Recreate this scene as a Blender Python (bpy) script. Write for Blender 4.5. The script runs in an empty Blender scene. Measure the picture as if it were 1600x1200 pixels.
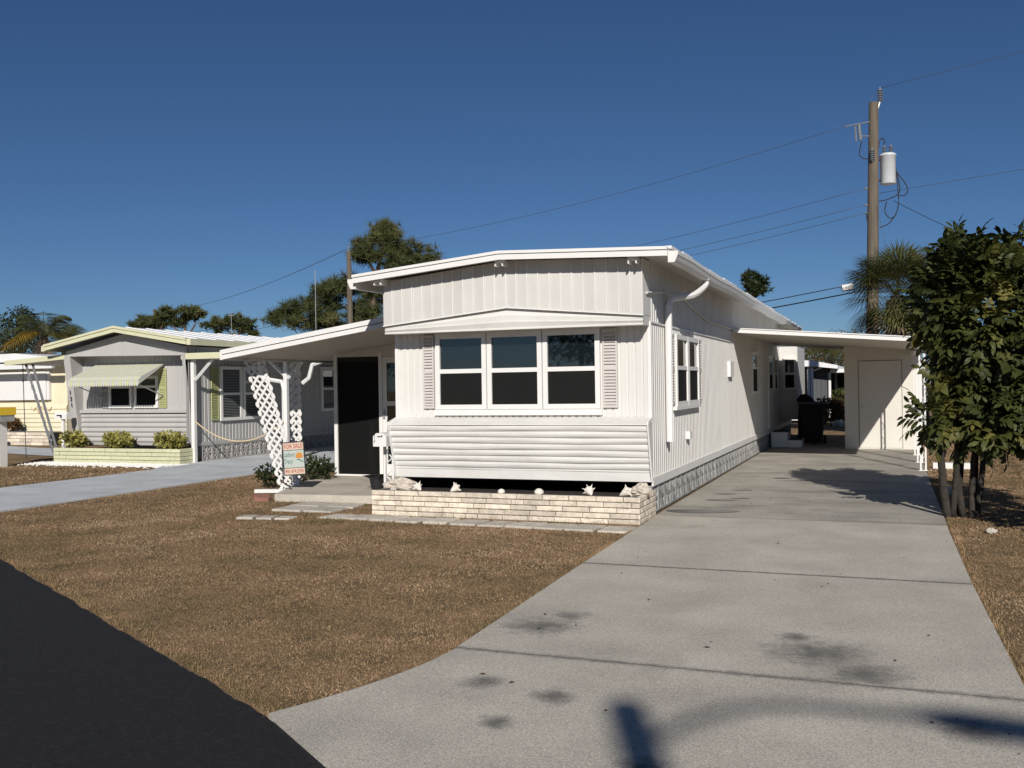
import bpy, math, random
import numpy as np
from mathutils import Vector, Matrix
random.seed(7); RNG = np.random.default_rng(7)
S = bpy.context.scene
COL = S.collection
R = math.radians
# ------------------------------------------------------------------ camera, sky, sun, exposure
cam = bpy.data.cameras.new('camera'); cam.sensor_width = 36; cam.lens = 1500/1600*36
cam.clip_end = 2000; cam.clip_start = .05
co = bpy.data.objects.new('camera', cam); COL.objects.link(co); S.camera = co
YAW = math.atan(584/1500); PITCH = math.atan(3/1500); ROLL = R(.87)
co.matrix_world = (Matrix.Translation((0, 0, 1.5)) @ Matrix.Rotation(YAW, 4, 'Z')
                   @ Matrix.Rotation(R(90)+PITCH, 4, 'X') @ Matrix.Rotation(-ROLL, 4, 'Z'))
SUN = Vector((.38, -1, .587)).normalized()          # towards the sun
W = bpy.data.worlds.new('World'); S.world = W; W.use_nodes = True
wn = W.node_tree.nodes; wl = W.node_tree.links
sky = wn.new('ShaderNodeTexSky'); sky.sky_type = 'NISHITA'; sky.sun_disc = False
sky.sun_elevation = math.asin(SUN.z); sky.sun_rotation = math.atan2(SUN.x, SUN.y)
sky.altitude = 0; sky.air_density = .8; sky.dust_density = 0; sky.ozone_density = 8.5
wl.new(sky.outputs[0], wn['Background'].inputs[0]); wn['Background'].inputs[1].default_value = .052
sun = bpy.data.lights.new('sun', 'SUN'); sun.energy = 5.0; sun.angle = R(.53); sun.color = (1, .95, .88)
so = bpy.data.objects.new('sun', sun); COL.objects.link(so)
so.rotation_euler = SUN.to_track_quat('Z', 'Y').to_euler(); so.location = (10, -20, 15)
S.view_settings.view_transform = 'Standard'; S.view_settings.look = 'None'
S.view_settings.exposure = -.08; S.view_settings.gamma = 1; S.view_settings.use_curve_mapping = False

# ------------------------------------------------------------------ materials
def mat(name, base, rough=.6, var=.12, scale=6., bump=0., bscale=60., rnd=0., metal=0., spec=.5, streak=False, dirt=None, dirt_amt=.0, dscale=2.):
    """principled paint with noise in value, optional per-object variation, dirt patches and fine relief"""
    m = bpy.data.materials.new(name); m.use_nodes = True
    nt = m.node_tree; n = nt.nodes; l = nt.links; b = n['Principled BSDF']
    b.inputs['Roughness'].default_value = rough; b.inputs['Metallic'].default_value = metal
    b.inputs['Specular IOR Level'].default_value = spec
    geo = n.new('ShaderNodeNewGeometry')
    mp = n.new('ShaderNodeMapping'); l.new(geo.outputs['Position'], mp.inputs[0])
    if streak: mp.inputs['Scale'].default_value = (1, 1, .08)
    nz = n.new('ShaderNodeTexNoise'); nz.inputs['Scale'].default_value = scale; nz.inputs['Detail'].default_value = 5
    l.new(mp.outputs[0], nz.inputs[0])
    mr = n.new('ShaderNodeMapRange'); l.new(nz.outputs[0], mr.inputs[0])
    mr.inputs[1].default_value = .25; mr.inputs[2].default_value = .75
    mr.inputs[3].default_value = 1-var; mr.inputs[4].default_value = 1+var
    val = mr.outputs[0]
    if rnd:
        oi = n.new('ShaderNodeObjectInfo'); r2 = n.new('ShaderNodeMapRange'); l.new(oi.outputs['Random'], r2.inputs[0])
        r2.inputs[3].default_value = 1-rnd; r2.inputs[4].default_value = 1+rnd
        mu = n.new('ShaderNodeMath'); mu.operation = 'MULTIPLY'; l.new(val, mu.inputs[0]); l.new(r2.outputs[0], mu.inputs[1]); val = mu.outputs[0]
    mx = n.new('ShaderNodeVectorMath'); mx.operation = 'SCALE'; mx.inputs[0].default_value = base[:3]; l.new(val, mx.inputs['Scale'])
    out = mx.outputs[0]
    if dirt:
        dz = n.new('ShaderNodeTexNoise'); dz.inputs['Scale'].default_value = dscale; dz.inputs['Detail'].default_value = 8; dz.inputs['Roughness'].default_value = .7
        l.new(geo.outputs['Position'], dz.inputs[0])
        dr = n.new('ShaderNodeMapRange'); l.new(dz.outputs[0], dr.inputs[0]); dr.inputs[1].default_value = .5; dr.inputs[2].default_value = .75; dr.inputs[4].default_value = dirt_amt
        mix = n.new('ShaderNodeMix'); mix.data_type = 'RGBA'; l.new(dr.outputs[0], mix.inputs[0]); l.new(out, mix.inputs[6]); mix.inputs[7].default_value = (*dirt, 1)
        out = mix.outputs[2]
    l.new(out, b.inputs['Base Color'])
    if bump:
        bz = n.new('ShaderNodeTexNoise'); bz.inputs['Scale'].default_value = bscale; bz.inputs['Detail'].default_value = 4; l.new(geo.outputs['Position'], bz.inputs[0])
        bp = n.new('ShaderNodeBump'); bp.inputs['Strength'].default_value = bump; bp.inputs['Distance'].default_value = .02
        l.new(bz.outputs[0], bp.inputs['Height']); l.new(bp.outputs[0], b.inputs['Normal'])
    return m

def concrete(name, base, stain=(.1, .1, .095), amt=.55, sscale=.55, lo=.55, streak=False, spots=()):
    m = mat(name, base, .9, .17, 1.6, .35, 160., spec=.2)
    nt = m.node_tree; n = nt.nodes; l = nt.links; b = n['Principled BSDF']
    src = b.inputs['Base Color'].links[0].from_socket
    geo = n.new('ShaderNodeNewGeometry')
    # aggregate speckle
    vz = n.new('ShaderNodeTexNoise'); vz.inputs['Scale'].default_value = 110; vz.inputs['Detail'].default_value = 3; l.new(geo.outputs['Position'], vz.inputs[0])
    vr = n.new('ShaderNodeMapRange'); l.new(vz.outputs[0], vr.inputs[0]); vr.inputs[1].default_value = .3; vr.inputs[2].default_value = .7; vr.inputs[3].default_value = .66; vr.inputs[4].default_value = 1.34
    sc = n.new('ShaderNodeVectorMath'); sc.operation = 'SCALE'; l.new(src, sc.inputs[0]); l.new(vr.outputs[0], sc.inputs['Scale'])
    mp = n.new('ShaderNodeMapping'); l.new(geo.outputs['Position'], mp.inputs[0])
    if streak: mp.inputs['Scale'].default_value = (.7, 2.6, 1)
    dz = n.new('ShaderNodeTexNoise'); dz.inputs['Scale'].default_value = sscale; dz.inputs['Detail'].default_value = 9; dz.inputs['Roughness'].default_value = .62; dz.inputs['Distortion'].default_value = .6
    l.new(mp.outputs[0], dz.inputs[0])
    dr = n.new('ShaderNodeMapRange'); l.new(dz.outputs[0], dr.inputs[0]); dr.inputs[1].default_value = lo; dr.inputs[2].default_value = lo+.16; dr.inputs[4].default_value = amt
    mix = n.new('ShaderNodeMix'); mix.data_type = 'RGBA'; l.new(dr.outputs[0], mix.inputs[0]); l.new(sc.outputs[0], mix.inputs[6]); mix.inputs[7].default_value = (*stain, 1)
    out = mix.outputs[2]
    if spots:      # shaped oil and tyre stains, ragged by noise
        rz = n.new('ShaderNodeTexNoise'); rz.inputs['Scale'].default_value = 11; rz.inputs['Detail'].default_value = 10; rz.inputs['Roughness'].default_value = .85; l.new(geo.outputs['Position'], rz.inputs[0])
        tot = None
        for x, y, r in spots:
            ds = n.new('ShaderNodeVectorMath'); ds.operation = 'DISTANCE'; l.new(geo.outputs['Position'], ds.inputs[0]); ds.inputs[1].default_value = (x, y, .025)
            sm = n.new('ShaderNodeMapRange'); l.new(ds.outputs['Value'], sm.inputs[0]); sm.inputs[1].default_value = r*1.35; sm.inputs[2].default_value = 0; sm.inputs[3].default_value = -.30; sm.inputs[4].default_value = .34
            if tot is None: tot = sm.outputs[0]
            else:
                mm = n.new('ShaderNodeMath'); mm.operation = 'MAXIMUM'; l.new(tot, mm.inputs[0]); l.new(sm.outputs[0], mm.inputs[1]); tot = mm.outputs[0]
        sx = n.new('ShaderNodeSeparateXYZ'); l.new(geo.outputs['Position'], sx.inputs[0])
        for yc in (4.945, 7.63):          # grime along the joints
            su = n.new('ShaderNodeMath'); su.operation = 'SUBTRACT'; l.new(sx.outputs[1], su.inputs[0]); su.inputs[1].default_value = yc
            ab = n.new('ShaderNodeMath'); ab.operation = 'ABSOLUTE'; l.new(su.outputs[0], ab.inputs[0])
            jm = n.new('ShaderNodeMapRange'); l.new(ab.outputs[0], jm.inputs[0]); jm.inputs[1].default_value = .10; jm.inputs[2].default_value = 0; jm.inputs[3].default_value = -.3; jm.inputs[4].default_value = .26
            mm = n.new('ShaderNodeMath'); mm.operation = 'MAXIMUM'; l.new(tot, mm.inputs[0]); l.new(jm.outputs[0], mm.inputs[1]); tot = mm.outputs[0]
        ad = n.new('ShaderNodeMath'); ad.operation = 'ADD'; l.new(tot, ad.inputs[0]); l.new(rz.outputs[0], ad.inputs[1])
        sr = n.new('ShaderNodeMapRange'); l.new(ad.outputs[0], sr.inputs[0]); sr.inputs[1].default_value = .50; sr.inputs[2].default_value = .80; sr.inputs[4].default_value = .88
        m3 = n.new('ShaderNodeMix'); m3.data_type = 'RGBA'; l.new(sr.outputs[0], m3.inputs[0]); l.new(out, m3.inputs[6]); m3.inputs[7].default_value = (.13, .126, .116, 1); out = m3.outputs[2]
    l.new(out, b.inputs['Base Color'])
    return m

def two_tone(name, cols, scale, rough=.85, rnd_attr=None, bump=.0, trans=0., lo=.35, hi=.65, spec=.3):
    """colour ramp over noise; with rnd_attr a per-blade / per-leaf value stored on the mesh shifts the tone"""
    m = bpy.data.materials.new(name); m.use_nodes = True
    nt = m.node_tree; n = nt.nodes; l = nt.links; b = n['Principled BSDF']
    b.inputs['Roughness'].default_value = rough; b.inputs['Specular IOR Level'].default_value = spec
    geo = n.new('ShaderNodeNewGeometry')
    nz = n.new('ShaderNodeTexNoise'); nz.inputs['Scale'].default_value = scale; nz.inputs['Detail'].default_value = 6; nz.inputs['Roughness'].default_value = .65
    l.new(geo.outputs['Position'], nz.inputs[0])
    mr = n.new('ShaderNodeMapRange'); l.new(nz.outputs[0], mr.inputs[0]); mr.inputs[1].default_value = lo; mr.inputs[2].default_value = hi
    val = mr.outputs[0]
    if rnd_attr:
        at = n.new('ShaderNodeAttribute'); at.attribute_name = rnd_attr
        ma = n.new('ShaderNodeMath'); ma.operation = 'MULTIPLY_ADD'; l.new(at.outputs['Fac'], ma.inputs[0]); ma.inputs[1].default_value = .45
        m2 = n.new('ShaderNodeMath'); m2.operation = 'MULTIPLY'; l.new(val, m2.inputs[0]); m2.inputs[1].default_value = .62
        l.new(m2.outputs[0], ma.inputs[2]); val = ma.outputs[0]
    cr = n.new('ShaderNodeValToRGB'); l.new(val, cr.inputs[0])
    el = cr.color_ramp.elements
    while len(el) < len(cols): el.new(.5)
    for i, c in enumerate(cols): el[i].position = i/(len(cols)-1); el[i].color = (*c, 1)
    l.new(cr.outputs[0], b.inputs['Base Color'])
    if bump:
        bz = n.new('ShaderNodeTexNoise'); bz.inputs['Scale'].default_value = 70; bz.inputs['Detail'].default_value = 5; l.new(geo.outputs['Position'], bz.inputs[0])
        bp = n.new('ShaderNodeBump'); bp.inputs['Strength'].default_value = bump; bp.inputs['Distance'].default_value = .03
        l.new(bz.outputs[0], bp.inputs['Height']); l.new(bp.outputs[0], b.inputs['Normal'])
    if trans:
        tr = n.new('ShaderNodeBsdfTranslucent'); l.new(cr.outputs[0], tr.inputs[0])
        ms = n.new('ShaderNodeMixShader'); ms.inputs[0].default_value = trans
        l.new(b.outputs[0], ms.inputs[1]); l.new(tr.outputs[0], ms.inputs[2]); l.new(ms.outputs[0], n['Material Output'].inputs[0])
    return m

M = {}
M['white'] = mat('white_paint', (.655, .64, .605), .5, .07, 2.2, .35, 2.2, streak=True, dirt=(.46, .42, .36), dirt_amt=.35, dscale=2.6)
M['white_trim'] = mat('white_trim_paint', (.74, .73, .705), .42, .03, 3, dirt=(.55, .52, .47), dirt_amt=.18)
M['panel'] = mat('white_panel_paint', (.56, .545, .515), .55, .06, 3, rnd=.05, dirt=(.5, .46, .42), dirt_amt=.15)
M['shutter'] = mat('shutter_paint', (.57, .535, .505), .5, .05)
M['block_ours'] = mat('painted_relief_block', (.30, .297, .285), .85, .3, 7, .25, 45, rnd=.1, dirt=(.12, .13, .14), dirt_amt=.75, dscale=3.)
M['roof_white'] = mat('white_roof_coating', (.74, .74, .74), .55, .1, 2, dirt=(.35, .34, .32), dirt_amt=.4)
M['soffit'] = mat('soffit_paint', (.60, .565, .51), .6, .06, 3)
M['dark'] = mat('dark_void', (.012, .012, .013), .8, .1)
M['black_plastic'] = mat('black_plastic', (.009, .009, .010), .75, .1)
M['brick'] = mat('cream_stone_brick', (.70, .615, .50), .85, .2, 16, .6, 70, rnd=.2, dirt=(.2, .17, .14), dirt_amt=.55, dscale=9.)
M['mortar'] = mat('grey_mortar', (.13, .12, .105), .95, .2, 30)
M['soil'] = mat('dark_soil', (.028, .021, .016), 1, .5, 40, 1., 50)
M['shell'] = mat('bleached_shell', (.74, .68, .60), .6, .12, 30, .4, 60, dirt=(.45, .33, .25), dirt_amt=.5, dscale=14.)
M['coral'] = mat('weathered_coral', (.58, .51, .43), .9, .25, 20, 1., 50)
M['drive'] = concrete('driveway_concrete', (.475, .437, .375), (.255, .232, .195), .68, .62, .585, spots=[(-2.0, 5.55, .38), (-1.9, 5.85, .2), (-.38, 5.45, .46), (-.12, 5.12, .36), (-.5, 5.75, .2), (-1.62, 3.9, .14), (-1.5, 4.3, .2), (-1.9, 4.4, .2), (.3, 4.45, .25), (-.9, 3.6, .2)])
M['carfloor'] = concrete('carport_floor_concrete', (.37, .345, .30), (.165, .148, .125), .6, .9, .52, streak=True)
M['patio'] = concrete('patio_concrete', (.50, .46, .385), (.2, .18, .15), .4, 1.2, .55)
M['nbdrive'] = concrete('painted_driveway', (.50, .52, .535), (.25, .26, .27), .4, .8, .55)
M['paver'] = mat('concrete_paver', (.50, .46, .395), .9, .15, 9, .4, 80, rnd=.14, dirt=(.13, .12, .1), dirt_amt=.5, dscale=5)
M['asphalt'] = mat('fresh_asphalt', (.0145, .0143, .0160), .85, .3, 60, .9, 150, spec=.3, dirt=(.05, .048, .045), dirt_amt=.55, dscale=26.)
M['lawn'] = two_tone('dormant_lawn_thatch', [(.155, .118, .064), (.25, .170, .097), (.325, .216, .126)], 2.2, 1., bump=.8, spec=.1)
M['blade'] = two_tone('dormant_grass_blade', [(.090, .090, .038), (.215, .162, .082), (.335, .222, .126), (.45, .302, .178), (.70, .54, .37)], .8, .8, 'rnd', trans=.15, spec=.15)
M['glass'] = mat('window_glass', (.008, .012, .014), .02, .05, spec=1.)
M['glass'].node_tree.nodes['Principled BSDF'].inputs['IOR'].default_value = 1.6
M['screen'] = mat('insect_screen', (.010, .010, .010), .75, .1, spec=.15)
M['blind'] = mat('window_blind', (.20, .21, .20), .7, .1)
M['galv'] = mat('galvanised_steel', (.42, .43, .44), .45, .15, 8, metal=.4)
M['wood_pole'] = mat('weathered_pole', (.125, .102, .076), .95, .3, 14, .7, 30, streak=True)
M['trafo'] = mat('transformer_paint', (.56, .58, .59), .4, .06)
M['porcelain'] = mat('insulator', (.16, .17, .18), .3, .1)
M['cable'] = mat('black_cable', (.015, .016, .02), .6, .1)
M['wire'] = mat('aluminium_wire', (.06, .065, .075), .6, .1)
M['grey'] = mat('grey_siding', (.43, .42, .405), .55, .06, 3, streak=True)
M['lime'] = mat('lime_trim', (.60, .59, .40), .5, .05)
M['lime_shut'] = mat('lime_shutter', (.40, .41, .20), .55, .06)
M['lime_brick'] = mat('lime_brick', (.56, .56, .37), .8, .1, 12, .3, 60, rnd=.05)
M['nb_block'] = mat('grey_relief_block', (.38, .365, .35), .85, .15, 9, rnd=.05)
M['cream'] = mat('cream_siding', (.74, .67, .48), .55, .05)
M['rope'] = mat('rope', (.58, .46, .30), .9, .2, 40)
M['pebble'] = mat('white_pebble', (.70, .68, .64), .8, .2, 20)
M['yellow'] = mat('yellow_paint', (.75, .50, .03), .5, .05)
M['sign'] = mat('sign_board', (.44, .49, .45), .5, .05)
M['sign_band'] = mat('sign_pink_band', (.60, .46, .36), .5, .04)
M['sign_red'] = mat('sign_red_letters', (.34, .05, .03), .5, .05)
M['sign_green'] = mat('sign_green_letters', (.07, .15, .12), .5, .05)
M['orange'] = mat('sign_orange', (.55, .23, .04), .5, .1)
M['brown'] = mat('brown_door', (.085, .05, .028), .6, .15, 6, streak=True)
M['slate'] = mat('slate_siding', (.075, .08, .088), .6, .1, 6, streak=True)
M['car'] = mat('car_paint', (.16, .20, .18), .25, .05)
M['redbrick'] = mat('red_brick', (.26, .12, .085), .9, .2, 20, .3)
M['mulch'] = mat('red_mulch', (.10, .055, .035), 1, .4, 40, 1., 40)
M['bark'] = mat('bark', (.036, .030, .024), .95, .35, 12, .8, 25)
M['pine_bark'] = mat('pine_bark', (.13, .085, .06), .95, .3, 10)
M['leaf'] = two_tone('carrotwood_leaf', [(.012, .018, .006), (.030, .040, .011), (.075, .08, .02), (.19, .16, .04)], 1.1, .5, 'rnd', trans=.15, spec=.25)
M['pine'] = two_tone('pine_needles', [(.030, .043, .014), (.078, .088, .028), (.145, .135, .05)], .5, .7, 'rnd', trans=.15)
M['darkleaf'] = two_tone('dark_shrub_leaf', [(.010, .018, .007), (.03, .045, .014), (.06, .07, .025)], 1.5, .5, 'rnd', trans=.15)
M['croton'] = two_tone('variegated_leaf', [(.05, .06, .015), (.30, .28, .07), (.62, .54, .2)], 3, .5, 'rnd', trans=.2)
M['palm'] = two_tone('palm_frond', [(.03, .038, .012), (.075, .08, .025), (.14, .125, .045)], .9, .5, 'rnd', trans=.15)
M['gold_palm'] = two_tone('yellowing_frond', [(.10, .075, .015), (.24, .15, .02), (.36, .22, .03)], .9, .6, 'rnd', trans=.15)
M['dead_frond'] = two_tone('dead_frond', [(.10, .07, .05), (.17, .12, .085), (.24, .17, .12)], 2, .9, 'rnd')
M['redleaf'] = two_tone('rusty_foliage', [(.05, .025, .012), (.11, .055, .02), (.16, .10, .03)], 2, .7, 'rnd', trans=.15)

# ------------------------------------------------------------------ mesh helpers
class MB:
    def __init__(s): s.v = []; s.f = []
    def add(s, vs, fs):
        o = len(s.v); s.v += [tuple(v) for v in vs]; s.f += [tuple(i+o for i in f) for f in fs]; return s
    def box(s, x0, x1, y0, y1, z0, z1):
        return s.hexa([(x0,y0,z0),(x1,y0,z0),(x1,y1,z0),(x0,y1,z0),(x0,y0,z1),(x1,y0,z1),(x1,y1,z1),(x0,y1,z1)])
    def hexa(s, p):
        return s.add(p, [(0,3,2,1),(4,5,6,7),(0,1,5,4),(1,2,6,5),(2,3,7,6),(3,0,4,7)])
    def prism(s, poly, axis, a, b):
        """poly = list of 2d points; axis = extrusion axis"""
        n = len(poly)
        def P(q, t): return {'X': (t, q[0], q[1]), 'Y': (q[0], t, q[1]), 'Z': (q[0], q[1], t)}[axis]
        vs = [P(q, a) for q in poly]+[P(q, b) for q in poly]
        return s.add(vs, [tuple(range(n))[::-1], tuple(range(n, 2*n))]+[(i, (i+1) % n, n+(i+1) % n, n+i) for i in range(n)])
    def tube(s, pts, r, n=8, caps=True):
        pts = [Vector(p) for p in pts]; rs = r if isinstance(r, (list, tuple)) else [r]*len(pts)
        rings = []
        for i, p in enumerate(pts):
            d = (pts[min(i+1, len(pts)-1)]-pts[max(i-1, 0)]).normalized()
            u = d.cross(Vector((0, 0, 1)));
            if u.length < 1e-3: u = Vector((1, 0, 0))
            u.normalize(); w = u.cross(d)
            rings.append([p+(u*math.cos(2*math.pi*k/n)+w*math.sin(2*math.pi*k/n))*rs[i] for k in range(n)])
        o = len(s.v)
        for q in rings: s.v += [tuple(x) for x in q]
        for i in range(len(pts)-1):
            for k in range(n):
                a = o+i*n+k; b = o+i*n+(k+1) % n; s.f.append((a, b, b+n, a+n))
        if caps: s.f.append(tuple(range(o, o+n))[::-1]); s.f.append(tuple(range(o+(len(pts)-1)*n, o+len(pts)*n)))
        return s
    def lathe(s, prof, c, n=16):
        """prof = list of (r, z) about a vertical axis through c"""
        o = len(s.v)
        for r, z in prof:
            for k in range(n):
                a = 2*math.pi*k/n; s.v.append((c[0]+r*math.cos(a), c[1]+r*math.sin(a), c[2]+z))
        for i in range(len(prof)-1):
            for k in range(n):
                a = o+i*n+k; b = o+i*n+(k+1) % n; s.f.append((a, b, b+n, a+n))
        s.f.append(tuple(range(o, o+n))[::-1]); s.f.append(tuple(range(o+(len(prof)-1)*n, o+len(prof)*n)))
        return s
    def build(s, name, m, parent=None, smooth=False, rnd=None):
        me = bpy.data.meshes.new(name); me.from_pydata(s.v, [], s.f)
        if rnd is not None:
            at = me.attributes.new('rnd', 'FLOAT', 'POINT'); at.data.foreach_set('value', np.asarray(rnd, np.float32))
        return link(name, me, m, parent, smooth)

def link(name, me, m, parent=None, smooth=False):
    if m is not None: me.materials.append(M[m] if isinstance(m, str) else m)
    if smooth: me.polygons.foreach_set('use_smooth', [True]*len(me.polygons))
    me.update()
    o = bpy.data.objects.new(name, me); COL.objects.link(o)
    if parent: attach(o, parent)
    return o
def attach(o, parent):
    o.parent = parent
    base = parent.location if parent.parent is None else Vector((0, 0, 0))   # parts themselves sit at the world origin
    o.matrix_parent_inverse = Matrix.Translation(-base)
def tag(o, label, cat, group=None, kind=None):
    o['label'] = label; o['category'] = cat
    if group: o['group'] = group
    if kind: o['kind'] = kind
    return o
def struct(o, kind='structure'): o['kind'] = kind; return o
def thing(name, loc, label, cat, group=None):
    o = bpy.data.objects.new(name, None); COL.objects.link(o); o.location = loc; o.empty_display_size = .2
    return tag(o, label, cat, group)
def part(name, m, parent, fn, smooth=False):
    b = MB(); fn(b); return b.build(name, m, parent, smooth)
def arrays_mesh(name, verts, nper, m, parent=None, rnd=None):
    """verts (N, nper, 3): N separate polygons in one mesh, fast"""
    N = len(verts); me = bpy.data.meshes.new(name)
    me.vertices.add(N*nper); me.vertices.foreach_set('co', verts.reshape(-1).astype(np.float32))
    me.loops.add(N*nper); me.loops.foreach_set('vertex_index', np.arange(N*nper, dtype=np.int32))
    me.polygons.add(N); me.polygons.foreach_set('loop_start', np.arange(0, N*nper, nper, dtype=np.int32))
    if rnd is not None:
        at = me.attributes.new('rnd', 'FLOAT', 'POINT'); at.data.foreach_set('value', np.repeat(rnd, nper).astype(np.float32))
    me.update(calc_edges=True)
    return link(name, me, m, parent)
def text(name, body, size, m, parent, mw, extrude=.002, align='CENTER', sx=1.):
    cu = bpy.data.curves.new(name, 'FONT'); cu.body = body; cu.size = size; cu.extrude = extrude; cu.align_x = align; cu.align_y = 'CENTER'; cu.resolution_u = 3
    t = bpy.data.objects.new(name, cu); COL.objects.link(t)
    dg = bpy.context.evaluated_depsgraph_get(); me = bpy.data.meshes.new_from_object(t.evaluated_get(dg))
    bpy.data.objects.remove(t); bpy.data.curves.remove(cu)
    me.transform(mw @ Matrix.Diagonal((sx, 1, 1, 1))); me.materials.clear()
    return link(name, me, m, parent)
FRONT = Matrix.Rotation(R(90), 4, 'X')               # text upright, facing -Y

def smooth(pts, n=5):
    pts = [Vector(p) for p in pts]; out = []
    for i in range(len(pts)-1):
        p0, p1, p2, p3 = pts[max(i-1, 0)], pts[i], pts[i+1], pts[min(i+2, len(pts)-1)]
        for k in range(n):
            t = k/n; out.append(.5*((2*p1)+(p2-p0)*t+(2*p0-5*p1+4*p2-p3)*t*t+(3*p1-p0-3*p2+p3)*t**3))
    return out+[pts[-1]]
class Face:
    """a wall face: a = along the wall, n = outwards, z = up"""
    def __init__(s, kind, pos): s.k = kind; s.p = pos
    def P(s, a, n, z): return (a, s.p-n, z) if s.k == 'F' else (s.p+n, a, z)
    def box(s, b, a0, a1, n0, n1, z0, z1):
        q = [s.P(*t) for t in [(a0,n0,z0),(a1,n0,z0),(a1,n1,z0),(a0,n1,z0),(a0,n0,z1),(a1,n0,z1),(a1,n1,z1),(a0,n1,z1)]]
        return b.hexa(q)
    def rib(s, b, a0, a1, zb, zt, per=.1, d=.008, off=0.):
        zb = zb if callable(zb) else (lambda a, v=zb: v); zt = zt if callable(zt) else (lambda a, v=zt: v)
        pts = []; a = a0
        while a < a1-1e-4:
            for t, q in ((0, 0), (.62, 0), (.70, -d), (.92, -d)):
                x = a+t*per
                if x < a1: pts.append((x, q+off))
            a += per
        pts.append((a1, off))
        o = len(b.v)
        for x, q in pts: b.v.append(s.P(x, q, zb(x))); b.v.append(s.P(x, q, zt(x)))
        for i in range(len(pts)-1): b.f.append((o+2*i, o+2*i+2, o+2*i+3, o+2*i+1))

def window(parent, F, a0, a1, z0, z1, mids=None, lower='screen', upper='glass', fr=.045, n0=.0, name='window', m='white_trim', sill=True, blind=False):
    """double hung unit: frame with recessed panes, meeting rail and sill"""
    zm = mids or (z0+z1)/2
    b = MB()
    F.box(b, a0, a0+fr, n0, n0+.05, z0, z1); F.box(b, a1-fr, a1, n0, n0+.05, z0, z1)
    F.box(b, a0+fr, a1-fr, n0, n0+.048, z1-fr, z1); F.box(b, a0+fr, a1-fr, n0, n0+.048, z0, z0+fr)
    w = b.build(name, m, parent)
    part('meeting_rail', m, w, lambda q: F.box(q, a0+fr, a1-fr, n0+.001, n0+.042, zm-.026, zm+.026))
    part('pane', upper, w, lambda q: F.box(q, a0+fr, a1-fr, n0+.002, n0+.02, zm+.026, z1-fr))
    part('pane', lower, w, lambda q: F.box(q, a0+fr, a1-fr, n0+.002, n0+.028, z0+fr, zm-.026))
    if blind:
        def bl(q):
            z = z0+fr+.02
            while z < z1-fr-.02: F.box(q, a0+fr+.01, a1-fr-.01, n0+.0285, n0+.031, z, z+.012); z += .035
        part('blind', 'blind', w, bl)
    return w
def shutter(parent, F, a0, a1, z0, z1, m='shutter', n0=0.):
    b = MB(); F.box(b, a0, a0+.018, n0, n0+.03, z0, z1); F.box(b, a1-.018, a1, n0, n0+.03, z0, z1)
    F.box(b, a0, a1, n0, n0+.006, z0, z1); F.box(b, a0+.018, a1-.018, n0, n0+.029, z0, z0+.03); F.box(b, a0+.018, a1-.018, n0, n0+.029, z1-.03, z1)
    zc = (z0+z1)/2; F.box(b, a0+.018, a1-.018, n0, n0+.0285, zc-.02, zc+.02)
    s = b.build('shutter', m, parent)
    def sl(q):
        z = z0+.035
        while z < z1-.05:
            if abs(z+.015-zc) > .03:
                q.hexa([F.P(a0+.018, n0+.007, z+.022), F.P(a1-.018, n0+.007, z+.022), F.P(a1-.018, n0+.024, z), F.P(a0+.018, n0+.024, z),
                        F.P(a0+.018, n0+.008, z+.03), F.P(a1-.018, n0+.008, z+.03), F.P(a1-.018, n0+.027, z+.008), F.P(a0+.018, n0+.027, z+.008)])
            z += .036
    part('louvre', m, s, sl); return s
def star_block_mesh(w, h, m):
    """square relief block: rim, eight rays, recessed back; face towards +n (local -Y), origin at lower left"""
    b = MB(); b.box(0, w, .035, .06, 0, h)
    t = .022
    b.box(0, w, 0, .034, 0, t); b.box(0, w, 0, .034, h-t, h); b.box(0, t, 0, .033, t, h-t); b.box(w-t, w, 0, .033, t, h-t)
    cx, cz = w/2, h/2
    for k in range(8):
        a = math.pi/4*k+.0001; L = (w/2-t*.5) if k % 2 == 0 else (w/2-t*.5)*1.36
        if k % 4 == 2: L = h/2-t*.5
        dx, dz = math.cos(a), math.sin(a); px, pz = -dz*.019, dx*.019
        b.hexa([(cx+px*.5, .006, cz+pz*.5), (cx-px*.5, .006, cz-pz*.5), (cx-px*.5, .034, cz-pz*.5), (cx+px*.5, .034, cz+pz*.5),
                (cx+dx*L+px, .008+.002*(k % 2), cz+dz*L+pz), (cx+dx*L-px, .008+.002*(k % 2), cz+dz*L-pz), (cx+dx*L-px, .034, cz+dz*L-pz), (cx+dx*L+px, .034, cz+dz*L+pz)])
    me = bpy.data.meshes.new('block'); me.from_pydata(b.v, [], b.f); me.materials.append(M[m]); return me
def place(name, me, parent, mw):
    o = bpy.data.objects.new(name, me); COL.objects.link(o)
    if parent: attach(o, parent)
    o.matrix_basis = mw; return o

# ------------------------------------------------------------------ ground, street, drives
STREET = lambda x: 3.66-.565*(x+2.63)               # y of the street edge at x
gx = MB(); gx.add([(-400, -300, 0), (400, -300, 0), (400, 600, 0), (-400, 600, 0)], [(0, 1, 2, 3)])
struct(gx.build('ground', 'lawn'))
b = MB(); xs = np.concatenate([np.arange(-60, -8, .5), np.arange(-8, 2, .05), np.arange(2, 30.1, .5)]); top = []
for x in xs: top.append((x, STREET(x)+.006*math.sin(x*3.1)+.006*math.sin(x*11.3+1)+(RNG.random()-.5)*.016))
n = len(top); b.v = [(x, y, .007) for x, y in top]+[(x-3.2, y-5.7, .007) for x, y in top]
b.f = [(i, i+1, n+i+1, n+i) for i in range(n-1)]
struct(b.build('road', 'asphalt'))

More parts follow.
